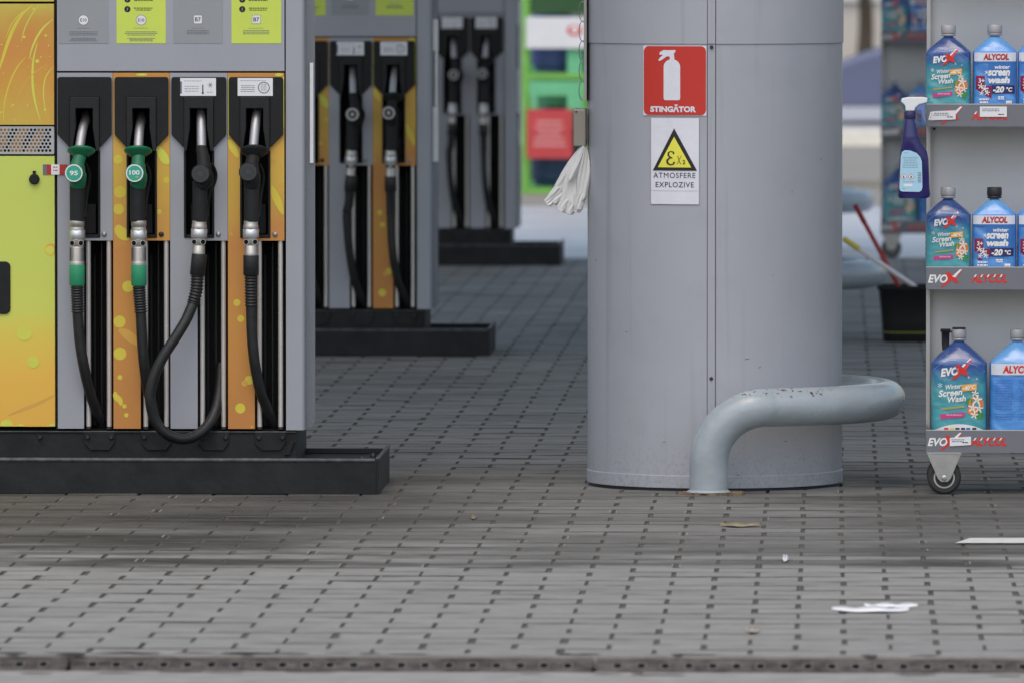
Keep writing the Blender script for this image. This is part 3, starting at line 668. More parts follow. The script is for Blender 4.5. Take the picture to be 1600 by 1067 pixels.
# ------------------------------------------------------------------ columns and guards
Rc = .4035
skm = mat('skirt grey', K(160, 161, 162), .5, 0, .06, 6, dirt=.2); splash(skm, .06)
def column(idx, kk):
    Y = 29.40 / kk if idx else 29.40
    c = Wp(1300 - 183 * kk, 400, Y)
    o = empty('canopy_column', (c.x, Y, 0))
    tag(o, ['thick round grey column with red and white signs, in sharp focus', 'second round grey column, hidden right behind the sharp front column', 'third round grey column, farthest back behind the front column'][idx], 'column', 'round columns carrying the canopy')
    zs = (767 - 68) * S
    def arc(r, z0, z1, m, n=96): 
        return MB().rev((0, 0, z0), (0, 0, 1), [(0, r), (z1 - z0, r)], m, n)
    arc(Rc, .012, zs - .001, grey_dk).build('lower_cladding', o)
    arc(Rc + .003, zs, 6.2, grey_dk).build('upper_cladding', o)
    g = arc(Rc - .006, .0, 6.2, seam); g.build('core', o)
    MB().rev((0, 0, .010), (0, 0, 1), [(0, Rc + .0022), (.0006, Rc + .0025), (.003, Rc + .0025), (.037, Rc + .0025), (.0392, Rc + .0025), (.0395, Rc + .001)], grey_dk, 96).build('skirt', o)
    # cover strip with two dark joints
    def cyl(x, r): return -math.sqrt(r * r - x * x)
    for (z0, z1, r) in ((.052, zs - .002, Rc), (zs + .001, 6.1, Rc + .003)):
        g = MB(); xs = [(-9.5 + k * 3.25) * S for k in range(5)]
        for a, b, m_, e in ((-8.8, 2.8, grey_dk, .0018), (-9.6, -8.8, seam, .0022), (2.8, 3.8, seam, .0022)):
            n_ = 6; X0 = [(a + (b - a) * k / n_) * S - .000 for k in range(n_ + 1)]
            v = [(x, cyl(x, r + e), z0) for x in X0] + [(x, cyl(x, r + e), z1) for x in X0]
            g.add(v, [(k, k + 1, n_ + 2 + k, n_ + 1 + k) for k in range(n_)], m_, True)
        g.build('cover_strip', o)
    for v in (73, 590):
        x = -3 * S; z = (767 - v) * S; MB().rev((x, cyl(x, Rc + (.003 if v < 100 else 0)) - .001, z), (0, -1, 0), [(0, .0058), (.003, .0058), (.005, .004)], boltm, 14).build('screw', o)
    return o, cyl
def guard(idx, kk):
    Y = 29.40 / kk if idx else 29.40
    c = Wp(1300 - 183 * kk, 400, Y); o = empty('column_guard', (c.x, Y, 0))
    tag(o, ['bent grey steel pipe guard with chipped paint round the front column base', 'blurred grey pipe guard end sticking out behind the sharp guard, beside the bucket', 'farthest pipe guard end, blurred, above the red and white sticks'][idx], 'pipe guard', 'bent pipe guards round the column bases')
    RG = .545; zc = .270; r = .0605; rb = .175
    P = []
    for k in range(5): P.append((-.012, -RG, k * (zc - rb) / 4))
    for k in range(1, 12):
        a = R(k * 90 / 12); P.append((-.012 + rb * (1 - math.cos(a)), -RG, zc - rb + rb * math.sin(a)))
    a0 = math.asin((rb - .012) / RG)
    for k in range(41):
        a = a0 + (math.pi - 2 * a0) * k / 40; P.append((RG * math.sin(a), -RG * math.cos(a), zc))
    for k in range(11, 0, -1):
        a = R(k * 90 / 12); P.append((-.012 + rb * (1 - math.cos(a)), RG, zc - rb + rb * math.sin(a)))
    for k in range(4, -1, -1): P.append((-.012, RG, k * (zc - rb) / 4))
    m = MC.get('guard paint')
    if not m:
        m = mat('guard paint', K(142, 151, 157), .24, 0, .07, 9, bump=.35, bscale=16, coat=.35, dirt=.12)
        n = m.node_tree.nodes; l = m.node_tree.links; p = n['Principled BSDF']; src = p.inputs['Base Color'].links[0].from_socket
        tc = n.new('ShaderNodeTexCoord'); nz = n.new('ShaderNodeTexNoise'); l.new(tc.outputs['Object'], nz.inputs[0]); nz.inputs['Scale'].default_value = 75; nz.inputs['Detail'].default_value = 5
        sp = n.new('ShaderNodeSeparateXYZ'); l.new(tc.outputs['Object'], sp.inputs[0])
        # chips sit on the crown of the pipe near the front bend, and rust round the foot
        def band(sock, a, b, c, d):
            m1 = n.new('ShaderNodeMapRange'); m1.interpolation_type = 'SMOOTHSTEP'; l.new(sock, m1.inputs[0]); m1.inputs[1].default_value = a; m1.inputs[2].default_value = b
            m2 = n.new('ShaderNodeMapRange'); m2.interpolation_type = 'SMOOTHSTEP'; l.new(sock, m2.inputs[0]); m2.inputs[1].default_value = c; m2.inputs[2].default_value = d; m2.inputs[3].default_value = 1; m2.inputs[4].default_value = 0
            q = n.new('ShaderNodeMath'); q.operation = 'MULTIPLY'; l.new(m1.outputs[0], q.inputs[0]); l.new(m2.outputs[0], q.inputs[1]); return q.outputs[0]
        t1 = band(sp.outputs[2], .294, .312, .40, .5); t2 = band(sp.outputs[0], .02, .08, .30, .42)
        q = n.new('ShaderNodeMath'); q.operation = 'MULTIPLY'; l.new(t1, q.inputs[0]); l.new(t2, q.inputs[1])
        gt = n.new('ShaderNodeMapRange'); l.new(nz.outputs['Fac'], gt.inputs[0]); gt.inputs[1].default_value = .60; gt.inputs[2].default_value = .63
        q2 = n.new('ShaderNodeMath'); q2.operation = 'MULTIPLY'; l.new(q.outputs[0], q2.inputs[0]); l.new(gt.outputs[0], q2.inputs[1])
        mx = n.new('ShaderNodeMix'); mx.data_type = 'RGBA'; l.new(q2.outputs[0], mx.inputs[0]); l.new(src, mx.inputs[6]); mx.inputs[7].default_value = (.12, .06, .03, 1)
        l.new(mx.outputs[2], p.inputs['Base Color'])
    g = MB(); g.tube(P, r, m, 40); g.build('pipe', o)
    rust = mat('rusty plate', (.20, .15, .10), .85, 0, .7, 25, bump=.5, bscale=90)
    for sg in (-1, 1):
        g = MB(); rnd = random.Random(5); n_ = 40; Q = []
        for k in range(n_):
            a = 2 * math.pi * k / n_; q = .085 + rnd.uniform(-.012, .012); Q.append((-.006 + q * 1.15 * math.cos(a), sg * RG + q * .8 * math.sin(a)))
        g.add([(x, y, .009) for x, y in Q] + [(x, y, -.01) for x, y in Q], [tuple(range(n_))] + [(i, n_ + i, n_ + (i + 1) % n_, (i + 1) % n_)[::-1] for i in range(n_)], rust)
        g.rev((-.012, sg * RG, .008), (0, 0, 1), [(0, .070), (.003, .066), (.007, .0615)], m, 32)
        g.build('base_plate', o)
    return o
for idx, kk in enumerate((1, .733, .58)):
    col, cyl = column(idx, kk); guard(idx, kk)
# ---- signs on the front column (they follow its curve)
cx0 = Wp(1117, 400, 29.40).x
def onc(u, v): return ((u - 1117) * S, (767 - v) * S)
def wrap(e): return lambda x, z: -math.sqrt((Rc + e) ** 2 - x * x)
def plate(mb, u0, u1, v0, v1, rad, e0, e1, m, n=14):
    x0, z1 = onc(u0, v0); x1, z0 = onc(u1, v1); cols = []
    xs = [x0 + (x1 - x0) * k / n for k in range(n + 1)]
    xs = sorted(set(xs + [x0 + rad * t for t in (.15, .4, .7, 1)] + [x1 - rad * t for t in (.15, .4, .7, 1)]))
    v = []
    for e in (e1, e0):
        for x in xs:
            d = max(rad - (x - x0), rad - (x1 - x), 0); c = rad - math.sqrt(max(0, rad * rad - d * d))
            y = -math.sqrt((Rc + e) ** 2 - x * x); v += [(x, y, z0 + c), (x, y, z1 - c)]
    N = len(xs); f = [(2 * i, 2 * i + 2, 2 * i + 3, 2 * i + 1) for i in range(N - 1)]
    o2 = 2 * N
    for i in range(N - 1): f += [(2 * i, o2 + 2 * i, o2 + 2 * i + 2, 2 * i + 2), (2 * i + 1, 2 * i + 3, o2 + 2 * i + 3, o2 + 2 * i + 1)]
    f += [(0, 1, o2 + 1, o2), (2 * N - 2, o2 + 2 * N - 2, o2 + 2 * N - 1, 2 * N - 1)]
    mb.add(v, f, m)
def clipx(P, x, keep_gt):
    out = []
    for k in range(len(P)):
        a, b = P[k], P[(k + 1) % len(P)]; ia = (a[0] >= x) == keep_gt or a[0] == x; ib = (b[0] >= x) == keep_gt or b[0] == x
        if ia: out.append(a)
        if ia != ib and a[0] != b[0]:
            t = (x - a[0]) / (b[0] - a[0]); out.append((x, a[1] + (b[1] - a[1]) * t))
    return out
def wpoly(mb, pts, e, m, wd=.007):
    Q = [onc(*p) for p in pts]; a = sum(Q[i][0] * Q[(i + 1) % len(Q)][1] - Q[(i + 1) % len(Q)][0] * Q[i][1] for i in range(len(Q)))
    if a < 0: Q = Q[::-1]
    f_ = wrap(e); x0 = min(q[0] for q in Q); x1 = max(q[0] for q in Q); n_ = max(1, int((x1 - x0) / wd))
    if len(Q) > 8: n_ = 1
    for k in range(n_):
        P = Q
        if n_ > 1: P = clipx(clipx(Q, x0 + (x1 - x0) * k / n_, True), x0 + (x1 - x0) * (k + 1) / n_, False)
        if len(P) > 2: mb.add([(x, f_(x, z), z) for x, z in P], [tuple(range(len(P)))], m)
g = MB(); rs = random.Random(4)
for (u, v, a, L_) in ((1190, 573, 1.1, 5), (1152, 744, .5, 9), (1160, 747, .9, 6), (1157, 741, .2, 5), (952, 745, .1, 10), (930, 410, 1.4, 4), (1170, 560, .1, 10), (1210, 430, .2, 3), (1240, 300, 1.2, 3), (980, 520, .3, 3), (1285, 250, 1.5, 5), (921, 262, .3, 3), (1040, 690, .2, 6), (1230, 690, .1, 7)):
    d = (math.cos(a) * L_ / 2, math.sin(a) * L_ / 2); w_ = .45
    wpoly(g, [(u - d[0], v + d[1]), (u + w_ * math.sin(a), v + w_), (u + d[0], v - d[1]), (u - w_ * math.sin(a), v - w_)], .0012, boltm)
# panel scuffs belong to the cladding
ob = g.build('scuff_marks', [o_ for o_ in C.objects if o_.name == 'canopy_column'][0]); 
g = MB(); signw = mat('sign white', K(200, 201, 210), .5, 0, .04, 20, dirt=.1)
plate(g, 1007, 1106, 71, 180, .002, .0005, .0030, signw); plate(g, 1007.6, 1105.4, 71.6, 179.4, .016, .003, .0036, red)
body = [(1039, 154), (1039, 104)]
body += [(1052 - 13 * math.cos(a * math.pi / 12), 104 - 12 * math.sin(a * math.pi / 12)) for a in range(1, 6)] + [(1048.5, 91), (1048.5, 88), (1044, 87.5), (1038, 92), (1032, 95), (1030.5, 93.5), (1033, 90), (1038, 85), (1032, 85), (1033, 81), (1039, 77.5), (1047, 78), (1057, 77.5), (1058, 79), (1055, 84), (1056, 91)]
body += [(1052 + 13 * math.cos((5 - a) * math.pi / 12), 104 - 12 * math.sin((5 - a) * math.pi / 12)) for a in range(0, 5)] + [(1065, 104), (1065, 154), (1063, 156), (1041, 156)]
wpoly(g, body, .0048, signw)
x, z = onc(1054, 169.2); g.text('STINGĂTOR', x, z + .001, 0, .0245, signw, .05, width=.144, fn=wrap(.0045))
sg = g.build('fire_sign', None, (cx0, 29.40, 0)); tag(sg, 'red square sign with white fire extinguisher and STINGĂTOR on the front column', 'sign')
g = MB(); plate(g, 1018.5, 1095, 183.5, 319, .0015, .0005, .0028, mat('grey sign backing', (.3, .3, .3), .6)); plate(g, 1019.2, 1094.5, 184, 318.5, .001, .0028, .0032, signw)  # grey backing plate shows as a thin rim round the white sheet
wpoly(g, [(1055.5, 200), (1091.5, 266), (1022, 266)], .0046, ink); wpoly(g, [(1055.5, 213), (1082.5, 261), (1030, 261)], .0056, yel)
# the explosive-atmosphere mark: a large curly e and a small x and 2
def stroke(mb, pts, wd, e, m):
    P = [Vector(onc(*p)) for p in pts]; L = []; Q = []
    for i in range(len(P)):
        d = (P[min(i + 1, len(P) - 1)] - P[max(0, i - 1)]).normalized(); n = Vector((-d.y, d.x)) * (wd[i] if hasattr(wd, '__len__') else wd); L.append(P[i] + n); Q.append(P[i] - n)
    f_ = wrap(e)
    for i in range(len(P) - 1):
        q = [L[i], L[i + 1], Q[i + 1], Q[i]]; a = sum(q[k].x * q[(k + 1) % 4].y - q[(k + 1) % 4].x * q[k].y for k in range(4))
        if a < 0: q = q[::-1]
        mb.add([(p.x, f_(p.x, p.y), p.y) for p in q], [(0, 1, 2, 3)], m)
stroke(g, [(1055, 240), (1054, 237), (1050, 236), (1046.5, 238), (1046.5, 242), (1049, 245), (1053, 246)], [.003, .0022, .0015, .0024, .003, .002, .001], .0066, ink)
stroke(g, [(1053, 246), (1048, 246.5), (1044.5, 250), (1045, 254), (1049, 257), (1054, 256), (1056, 252.5)], [.001, .002, .003, .003, .0018, .0018, .003], .0070, ink)
stroke(g, [(1061, 243), (1062.5, 247), (1064, 252), (1066, 256)], .0010, .0066, ink); stroke(g, [(1067, 242.5), (1064, 248), (1060, 256)], .0006, .0070, ink)
x, z = onc(1071, 252.5); g.text('2', x, z, 0, .013, ink, .02, fn=wrap(.0066))
x, z = onc(1056, 273.5); g.text('ATMOSFERE', x, z, 0, .0165, ink, .0, width=.132, sp=1.12, fn=wrap(.0040))
x, z = onc(1056.5, 288); g.text('EXPLOZIVE', x, z, 0, .0165, ink, .004, width=.120, sp=1.12, fn=wrap(.0040))
for a, b in (((1019.5, 297.3), (1094, 298)),): wpoly(g, [a, (b[0], 297.3), b, (1019.5, 298)], .0038, mat('crease', K(170, 170, 172), .6))
sg = g.build('warning_sign', None, (cx0, 29.40, 0)); tag(sg, 'white sign with yellow warning triangle reading ATMOSFERE EXPLOZIVE below the red sign', 'sign')
# ---- wire rack seen edge-on, glove box and gloves at the column's left side
Yb = 29.36
def PB(u, v): p = Wp(u, v, Yb); return p
steelp = mat('galvanised plate', K(140, 140, 138), .45, .3, .06, 20)
o = empty('wire_holder', (PB(914, 158).x, Yb, PB(914, 158).z)); tag(o, 'narrow wire holder with looped edge fixed to the left side of the front column', 'wire holder')
g = MB(); g.box(-.002, .007, -.06, .10, 0, .52, steelp); g.build('back_strip', o, bevel=.001)
g = MB()
for i in range(9):
    zc_ = .032 + i * .0625; pts = [(-.004 - .011 * math.cos(t * math.pi / 12) - .004, -.01 * math.sin(t * math.pi / 12), zc_ + .031 * math.sin(t * math.pi / 12)) for t in range(24)]; g.tube(pts, .0013, steel, 8, closed=True)
g.build('wire_loops', o)
o = empty('glove_dispenser', (PB(907, 229).x, Yb, PB(907, 229).z)); tag(o, 'small grey metal glove box on the left edge of the front column', 'glove box')
g = MB(); g.box(-.021, .018, -.05, .10, .0, .118, mat('warm grey box', K(128, 124, 116), .45, .2, .05)); g.build('box', o, bevel=.004)
g = MB(); g.rev((-.012, -.051, .110), (0, -1, 0), [(0, .003), (.002, .003)], boltm, 10); g.box(.018, .024, 0, .04, .02, .10, steelp); g.build('fixing', o)
# gloves: thin crumpled film
film = mat('thin plastic film', K(250, 250, 252, .7), .3, 0, .02, 40, bump=.22, bscale=45, alpha=.66)
go = empty('plastic_gloves', (PB(910, 228).x, Yb - .03, PB(910, 228).z)); tag(go, 'bunch of thin white disposable gloves hanging from the grey box', 'gloves')
def glove(path, halfw, y0, seed, n=40):
    rnd = random.Random(seed); ph = [rnd.uniform(0, 6) for _ in range(6)]
    P = smooth_path([(x * S, 0, -z * S) for x, z in path], n // (len(path) - 1)); N = len(P); M_ = 21; v = []; f = []
    for i, p in enumerate(P):
        t = i / (N - 1); k = t * (len(halfw) - 1); a = int(min(k, len(halfw) - 2)); hw = (halfw[a] + (halfw[a + 1] - halfw[a]) * (k - a)) * S
        if t > .9: hw *= math.sqrt(max(.02, 1 - ((t - .9) / .1) ** 2))
        d = (P[min(i + 1, N - 1)] - P[max(0, i - 1)]).normalized(); nn = Vector((-d.z, 0, d.x))
        for j in range(M_):
            s_ = j / (M_ - 1) * 2 - 1
            y = y0 - .012 * math.cos(s_ * 1.5) + .004 * math.sin(s_ * 4 + t * 3 + ph[0]) * min(1, hw / .02) + .0015 * math.sin(s_ * 9 + t * 8 + ph[1])
            q = p + nn * s_ * hw * (1 + .04 * math.sin(t * 14 + ph[3])); v.append((q.x, y, q.z))
    for i in range(N - 1):
        for j in range(M_ - 1): a = i * M_ + j; f.append((a, a + 1, a + M_ + 1, a + M_))
    mb = MB(); mb.add(v, f, film, True); return mb
for k, (palm, hw, fingers, y0) in enumerate((
    ([(1, 0), (-14, 34), (-34, 74)], [3, 9, 14, 13], [((-36, 66), (-46, 80), (-56, 92)), ((-32, 70), (-38, 80), (-46, 90))], .006),
    ([(2, 0), (-8, 44), (-16, 94)], [3, 12, 20, 17], [((-26, 84), (-31, 96), (-34, 104)), ((-16, 88), (-19, 99), (-21, 108)), ((-7, 88), (-8, 98), (-9, 105))], -.006),
    ([(5, 2), (3, 40), (-1, 86)], [2, 9, 11, 8], [((-4, 76), (-5, 90), (-6, 101)),], -.018),
    ([(3, 0), (-6, 24), (-20, 56)], [2, 4, 6, 4], [], -.024))):
    gl_ = glove(palm, hw, y0, k).build('glove', go); so = gl_.modifiers.new('s', 'SOLIDIFY'); so.thickness = .0005
    for q, fp in enumerate(fingers):
        fo = glove(fp, [8, 8, 7], y0 - .003 - .001 * q, k * 7 + q).build('finger', gl_); so = fo.modifiers.new('s', 'SOLIDIFY'); so.thickness = .0005
# ------------------------------------------------------------------ product racks
capw = mat('silver cap', K(150, 150, 154), .4, .2, .06); capk = mat('black cap', (.025, .025, .028), .4)
teal = grad_mat('teal bottle print', [(0, K(70, 146, 156)), (.50, K(64, 140, 152)), (.61, K(48, 112, 146)), (.70, K(42, 78, 140)), (.82, K(46, 68, 118)), (1, K(50, 76, 128))], 2, .26, .10, 12, coat=.8, z0=0, z1=.26, bump=.55)
teal_b = grad_mat('large teal bottle print', [(0, K(70, 146, 156)), (.50, K(64, 140, 152)), (.61, K(48, 112, 146)), (.70, K(42, 78, 140)), (.82, K(46, 68, 118)), (1, K(50, 76, 128))], 2, .26, .10, 12, coat=.8, z0=0, z1=.325, bump=.55)
blueb = grad_mat('blue bottle print', [(0, K(76, 138, 202)), (.6, K(64, 122, 190)), (.8, K(66, 128, 200)), (1, K(92, 144, 196))], 2, .26, .1, 10, coat=.8, z0=0, z1=.23, bump=.55)
wprint = mat('white print', K(212, 214, 222), .4); crims = mat('crimson print', K(128, 34, 70), .4); navy = mat('navy print', K(44, 42, 92), .4)
magp = mat('magenta print', K(178, 62, 120), .4); orap = mat('orange print', K(214, 150, 60), .4); orap2 = mat('flower orange', K(205, 120, 60), .4); leafp = mat('leaf print', K(60, 130, 70), .4)
band_ = mat('label band white', K(196, 200, 210), .35, coat=.3); midblue = mat('deep blue print', K(52, 104, 170), .35, coat=.3); redl = mat('logo red', K(192, 44, 40), .4); redd = mat('logo dark red', K(120, 24, 28), .4)
def bottle(name, kind, W_, H_, cap, loc, label, group, big=False, detail=True, seed=0, spout=False, back=False, rz=0):
    rnd = random.Random(seed); o = empty(name, loc, rz); tag(o, label, 'bottle', group)
    HB = H_ - (.036 if not big else .038); hw = W_ / 2; hd = hw * .72
    prof = [(0, .86), (.006, .95), (.014, .985)]
    zs_ = HB - (.052 if not big else .07)
    n_ = 34
    for k in range(1, n_ + 1): prof.append((.014 + (zs_ - .014) * k / n_, 1 + (.006 * math.sin(k * 1.9) if (kind == 'teal' and k < 24) else 0) - (.012 if kind == 'blue' and k == 8 else 0)))
    ns = 12; nk = .024 / hw * .62
    for k in range(1, ns + 1):
        t = k / ns; prof.append((zs_ + (HB - zs_ - .004) * t, 1 - (1 - nk) * (t ** 1.18)))
    prof.append((HB, nk)); SEG = 48; ex = 4.2
    ph = [rnd.uniform(0, 6) for _ in range(4)]
    def sec(z, kf):
        e = ex if kf > .97 else 2.2 + (ex - 2.2) * max(0, (kf - .3) / .67); return e
    def dp(kf): return hd * min(1, kf * (1.0 if kf > .9 else 1.0 + .25 * (1 - kf)))
    v = []
    for (z, kf) in prof:
        e = sec(z, kf)
        for q in range(SEG):
            a = 2 * math.pi * q / SEG; c, s_ = math.cos(a), math.sin(a)
            x = hw * kf * math.copysign(abs(c) ** (2 / e), c); y = dp(kf) * math.copysign(abs(s_) ** (2 / e), s_)
            d = .0013 * math.sin(x * 70 + z * 45 + ph[0]) * math.sin(z * 60 + ph[1]) + .0008 * math.sin(z * 130 + x * 90 + ph[2])
            v.append((x, y + (d if s_ < 0 else -d), z))
    N = len(prof); f = [(i * SEG + q, i * SEG + (q + 1) % SEG, (i + 1) * SEG + (q + 1) % SEG, (i + 1) * SEG + q) for i in range(N - 1) for q in range(SEG)]
    g = MB(); g.add(v, f, (teal_b if big else teal) if kind == 'teal' else blueb, True); g.add(v[:SEG], [tuple(range(SEG - 1, -1, -1))], blueb)
    g.build('bottle_body', o)
    def fn(e):
        def h(x, z):
            kf = 1.0
            for i in range(len(prof) - 1):
                if prof[i][0] <= z <= prof[i + 1][0]:
                    t = (z - prof[i][0]) / max(1e-6, prof[i + 1][0] - prof[i][0]); kf = prof[i][1] * (1 - t) + prof[i + 1][1] * t; break
            ee = sec(z, kf); r_ = min(.98, abs(x) / (hw * kf)); return -dp(kf) * (1 - r_ ** ee) ** (1 / ee) - .0022 - e
        return h
    f0, f1, f2 = fn(0), fn(.0004), fn(.0008); sc_ = W_ / .140
    def poly(mb, pts, m, h=f0): 
        P = [((x * sc_), z * sc_) for x, z in pts]; a = sum(P[i][0] * P[(i + 1) % len(P)][1] - P[(i + 1) % len(P)][0] * P[i][1] for i in range(len(P)))
        if a < 0: P = P[::-1]
        mb.add([(x, h(x, z), z) for x, z in P], [tuple(range(len(P)))], m)
    def strip(mb, x0, x1, z0, z1, m, h=f0, n=16, sl=0):
        xs = [(x0 + (x1 - x0) * k / n) * sc_ for k in range(n + 1)]; v = []
        for x in xs: v += [(x, h(x, z0 * sc_ + sl * x), z0 * sc_ + sl * x), (x, h(x, z1 * sc_ + sl * x), z1 * sc_ + sl * x)]
        mb.add(v, [(2 * i, 2 * i + 2, 2 * i + 3, 2 * i + 1) for i in range(n)], m, True)
    T = lambda mb, s_, x, z, size, m, h=f1, **k: mb.text(s_, x * sc_, z * sc_, 0, size * sc_, m, fn=h, **{q: (r_ * sc_ if q == 'width' else r_) for q, r_ in k.items()})
    g = MB()
    if kind == 'teal':
        T(g, 'EVO', -.024, .172, .021, wprint, bold=.05, shear=.25, width=.046, rot=.12)
        poly(g, [(-.021, .152), (-.004, .170), (-.010, .186), (.000, .190), (.008, .181), (.026, .200), (.031, .203), (.031, .198), (.016, .176), (.024, .160), (.014, .163), (.006, .168), (-.008, .155)], redl, f1)
        poly(g, [(.006, .186), (.028, .205), (.032, .200), (.012, .180)], wprint, f0)
        pa = [(-.064, .176), (-.045, .192), (-.02, .200), (.01, .198), (.04, .188), (.064, .172)]
        for k in range(len(pa) - 1): poly(g, [pa[k], pa[k + 1], (pa[k + 1][0], pa[k + 1][1] + .0012), (pa[k][0], pa[k][1] + .0012)], mat('pale blue print line', K(110, 150, 200), .4), f0)
        if detail:
            T(g, 'Winter', -.014, .135, .012, wprint, bold=.02, shear=.25, width=.040, rot=.1); T(g, 'Screen', -.022, .1195, .0165, wprint, bold=.03, shear=.25, width=.060, rot=.1)
            T(g, 'Wash', -.006, .104, .0155, wprint, bold=.03, shear=.25, width=.046, rot=.1)
            strip(g, .006, .044, .122, .139, orap, f0, 8, .1); T(g, '-40°C', .025, .133, .0115, wprint, h=f1, bold=.04, shear=.2, width=.034, rot=.1)
            strip(g, -.045, .014, .081, .086, mat('amber print line', K(150, 150, 90), .4), f0, 8, .12)
            strip(g, -.047, .014, .058, .070, magp, f0, 8, .1); g.lines(-.012 * sc_, .0625 * sc_, 0, .042 * sc_, 1, .004, mat('pale pink print', K(220, 150, 180), .4), .004, fn=f1)
            for (x_, z_, r_, m_) in ((.043, .092, .019, orap2), (.034, .076, .013, orap2), (.052, .062, .010, leafp), (.026, .098, .008, leafp)):
                poly(g, [(x_ + r_ * math.cos(t * math.pi / 9), z_ + r_ * math.sin(t * math.pi / 9)) for t in range(18)], m_, fn(.0001 * (m_ is orap2)))
            for (x_, z_, s_) in ((.045, .102, .013), (.034, .082, .012), (.050, .080, .011), (.040, .118, .009), (.038, .064, .010)):
                pts = []
                for t in range(20):
                    q = s_ * (1 if t % 4 in (0, 1) else .35); pts.append((x_ + q * math.cos(t * math.pi / 10), z_ + q * math.sin(t * math.pi / 10)))
                poly(g, pts, wprint, f1); poly(g, [(x_ + .0024 * math.cos(t), z_ + .0024 * math.sin(t)) for t in range(6)], dot_y, f2)
            T(g, '*', .024, .158, .007, wprint); T(g, '*', .044, .154, .006, wprint); T(g, '*', -.048, .138, .012, wprint)
            if big:
                for k in range(16):
                    x0_, x1_ = -.060 + k * .120 / 16, -.060 + (k + 1) * .120 / 16
                    h0_ = .041 - .014 * (x0_ / .06) ** 2; h1_ = .041 - .014 * (x1_ / .06) ** 2
                    poly(g, [(x0_, .004), (x1_, .004), (x1_, h1_), (x0_, h0_)], wprint, f0)
                for x_, m_ in ((-.032, redl), (-.018, dot_y2), (-.004, navy), (.010, navy), (.023, midblue), (.038, ink)):
                    poly(g, [(x_ - .005, .0265), (x_ + .005, .0265), (x_ + .005, .032), (x_ - .005, .032)], m_, f1)
    elif not back:
        strip(g, -.0665, .0665, .169, .197, band_, f0); T(g, 'ALYCOL', .002, .183, .0205, redd, h=f1, bold=.05, shear=.12, width=.082); T(g, 'ALYCOL', .002, .1845, .0175, redl, h=f2, bold=.01, shear=.12, width=.078)
        strip(g, -.0665, .0665, .163, .1688, midblue, f0)
        if detail:
            strip(g, -.022, .064, .094, .1625, midblue, f0)
            T(g, 'winter', .022, .151, .0115, wprint, bold=.03, shear=.2, width=.050); T(g, 'screen', .011, .132, .0185, wprint, bold=.045, shear=.2, width=.070); T(g, 'wash', .011, .110, .0215, wprint, bold=.06, shear=.2, width=.070)
            strip(g, -.062, -.012, .0, .091, crims, f0); strip(g, -.062, -.034, .091, .123, crims, f0); strip(g, -.0118, .062, .067, .093, navy, f0)
            T(g, '-20', .010, .080, .0205, wprint, bold=.05, shear=.2, width=.036); T(g, '°C', .044, .080, .015, wprint, bold=.04, shear=.1, width=.020)
            T(g, '3+', -.044, .108, .014, wprint, bold=.03)
            for (x_, z_, s_) in ((-.046, .090, .010), (-.034, .082, .012), (-.026, .070, .009), (-.044, .068, .008), (-.028, .134, .007)):
                pts = [(x_ + s_ * (1 if t % 4 in (0, 1) else .3) * math.cos(t * math.pi / 10), z_ + s_ * (1 if t % 4 in (0, 1) else .3) * math.sin(t * math.pi / 10)) for t in range(20)]; poly(g, pts, wprint, f1)
            g.lines(-.036 * sc_, .046 * sc_, 0, .034 * sc_, 2, .009, wprint, .005, fn=f1); g.lines(.018 * sc_, .054 * sc_, 0, .024 * sc_, 2, .006, wprint, .004, fn=f1)
            strip(g, .034, .052, .026, .044, wprint, f0); strip(g, .036, .050, .030, .038, mat('soft red print', K(200, 150, 150), .4), f1)
    else:
        strip(g, -.066, .066, .164, .192, band_, f0); T(g, 'ALYCOL', .002, .178, .0195, redl, h=f1, bold=.05, shear=.12, width=.080)
        for cxx in (-.034, .026):
            for k in range(16):
                if k == 12: continue
                g.lines(cxx * sc_, (.150 - k * .0065) * sc_, 0, .050 * sc_, 1, .004, mat('navy small print', K(48, 92, 160), .4), .0016, fn=f1)
    g.build('label_print', o)
    g = MB(); rc = .0225; cm = capw if cap == 'silver' else capk
    g.rev((0, 0, HB - .002), (0, 0, 1), [(0, .021), (.004, .023), (.006, .023), (.007, .0205), (.012, .0205)], cm, 32)
    nn = 48; vv = []
    for (t, q) in ((.009, rc), (.011, rc + .0006), (.032, rc), (.0345, rc - .0015)):
        for k in range(nn): a = 2 * math.pi * k / nn; r_ = q + (.0005 if k % 2 else -.0004); vv.append((r_ * math.cos(a), r_ * math.sin(a), HB - .002 + t))
    g.add(vv, [(i * nn + k, i * nn + (k + 1) % nn, (i + 1) * nn + (k + 1) % nn, (i + 1) * nn + k) for i in range(3) for k in range(nn)] + [tuple(range(3 * nn, 4 * nn))], cm, True)
    g.build('cap', o)
    if spout:
        g = MB(); g.rev((-.042, -.002, HB + .034), (0, 0, -1), [(0, .0155), (.010, .0165), (.0101, .0130), (.05, .0115), (.085, .008)], capk, 20); g.box(-.03, -.012, -.006, .006, HB + .022, HB + .028, capk)
        g.rev((0, 0, HB + .0325), (0, 0, 1), [(0, .021), (.006, .021)], capk, 20); g.build('pouring_spout', o)
    return o
rackm = mat('rack grey', K(184, 184, 184), .5, .05, .03, 5, dirt=.05); traym = mat('tray grey', K(104, 106, 114), .45, 0, .05, 8); lipedge = mat('tray edge', K(170, 168, 166), .5)
galv = mat('galvanised steel', (.55, .56, .57), .35, 1, .12, 30)
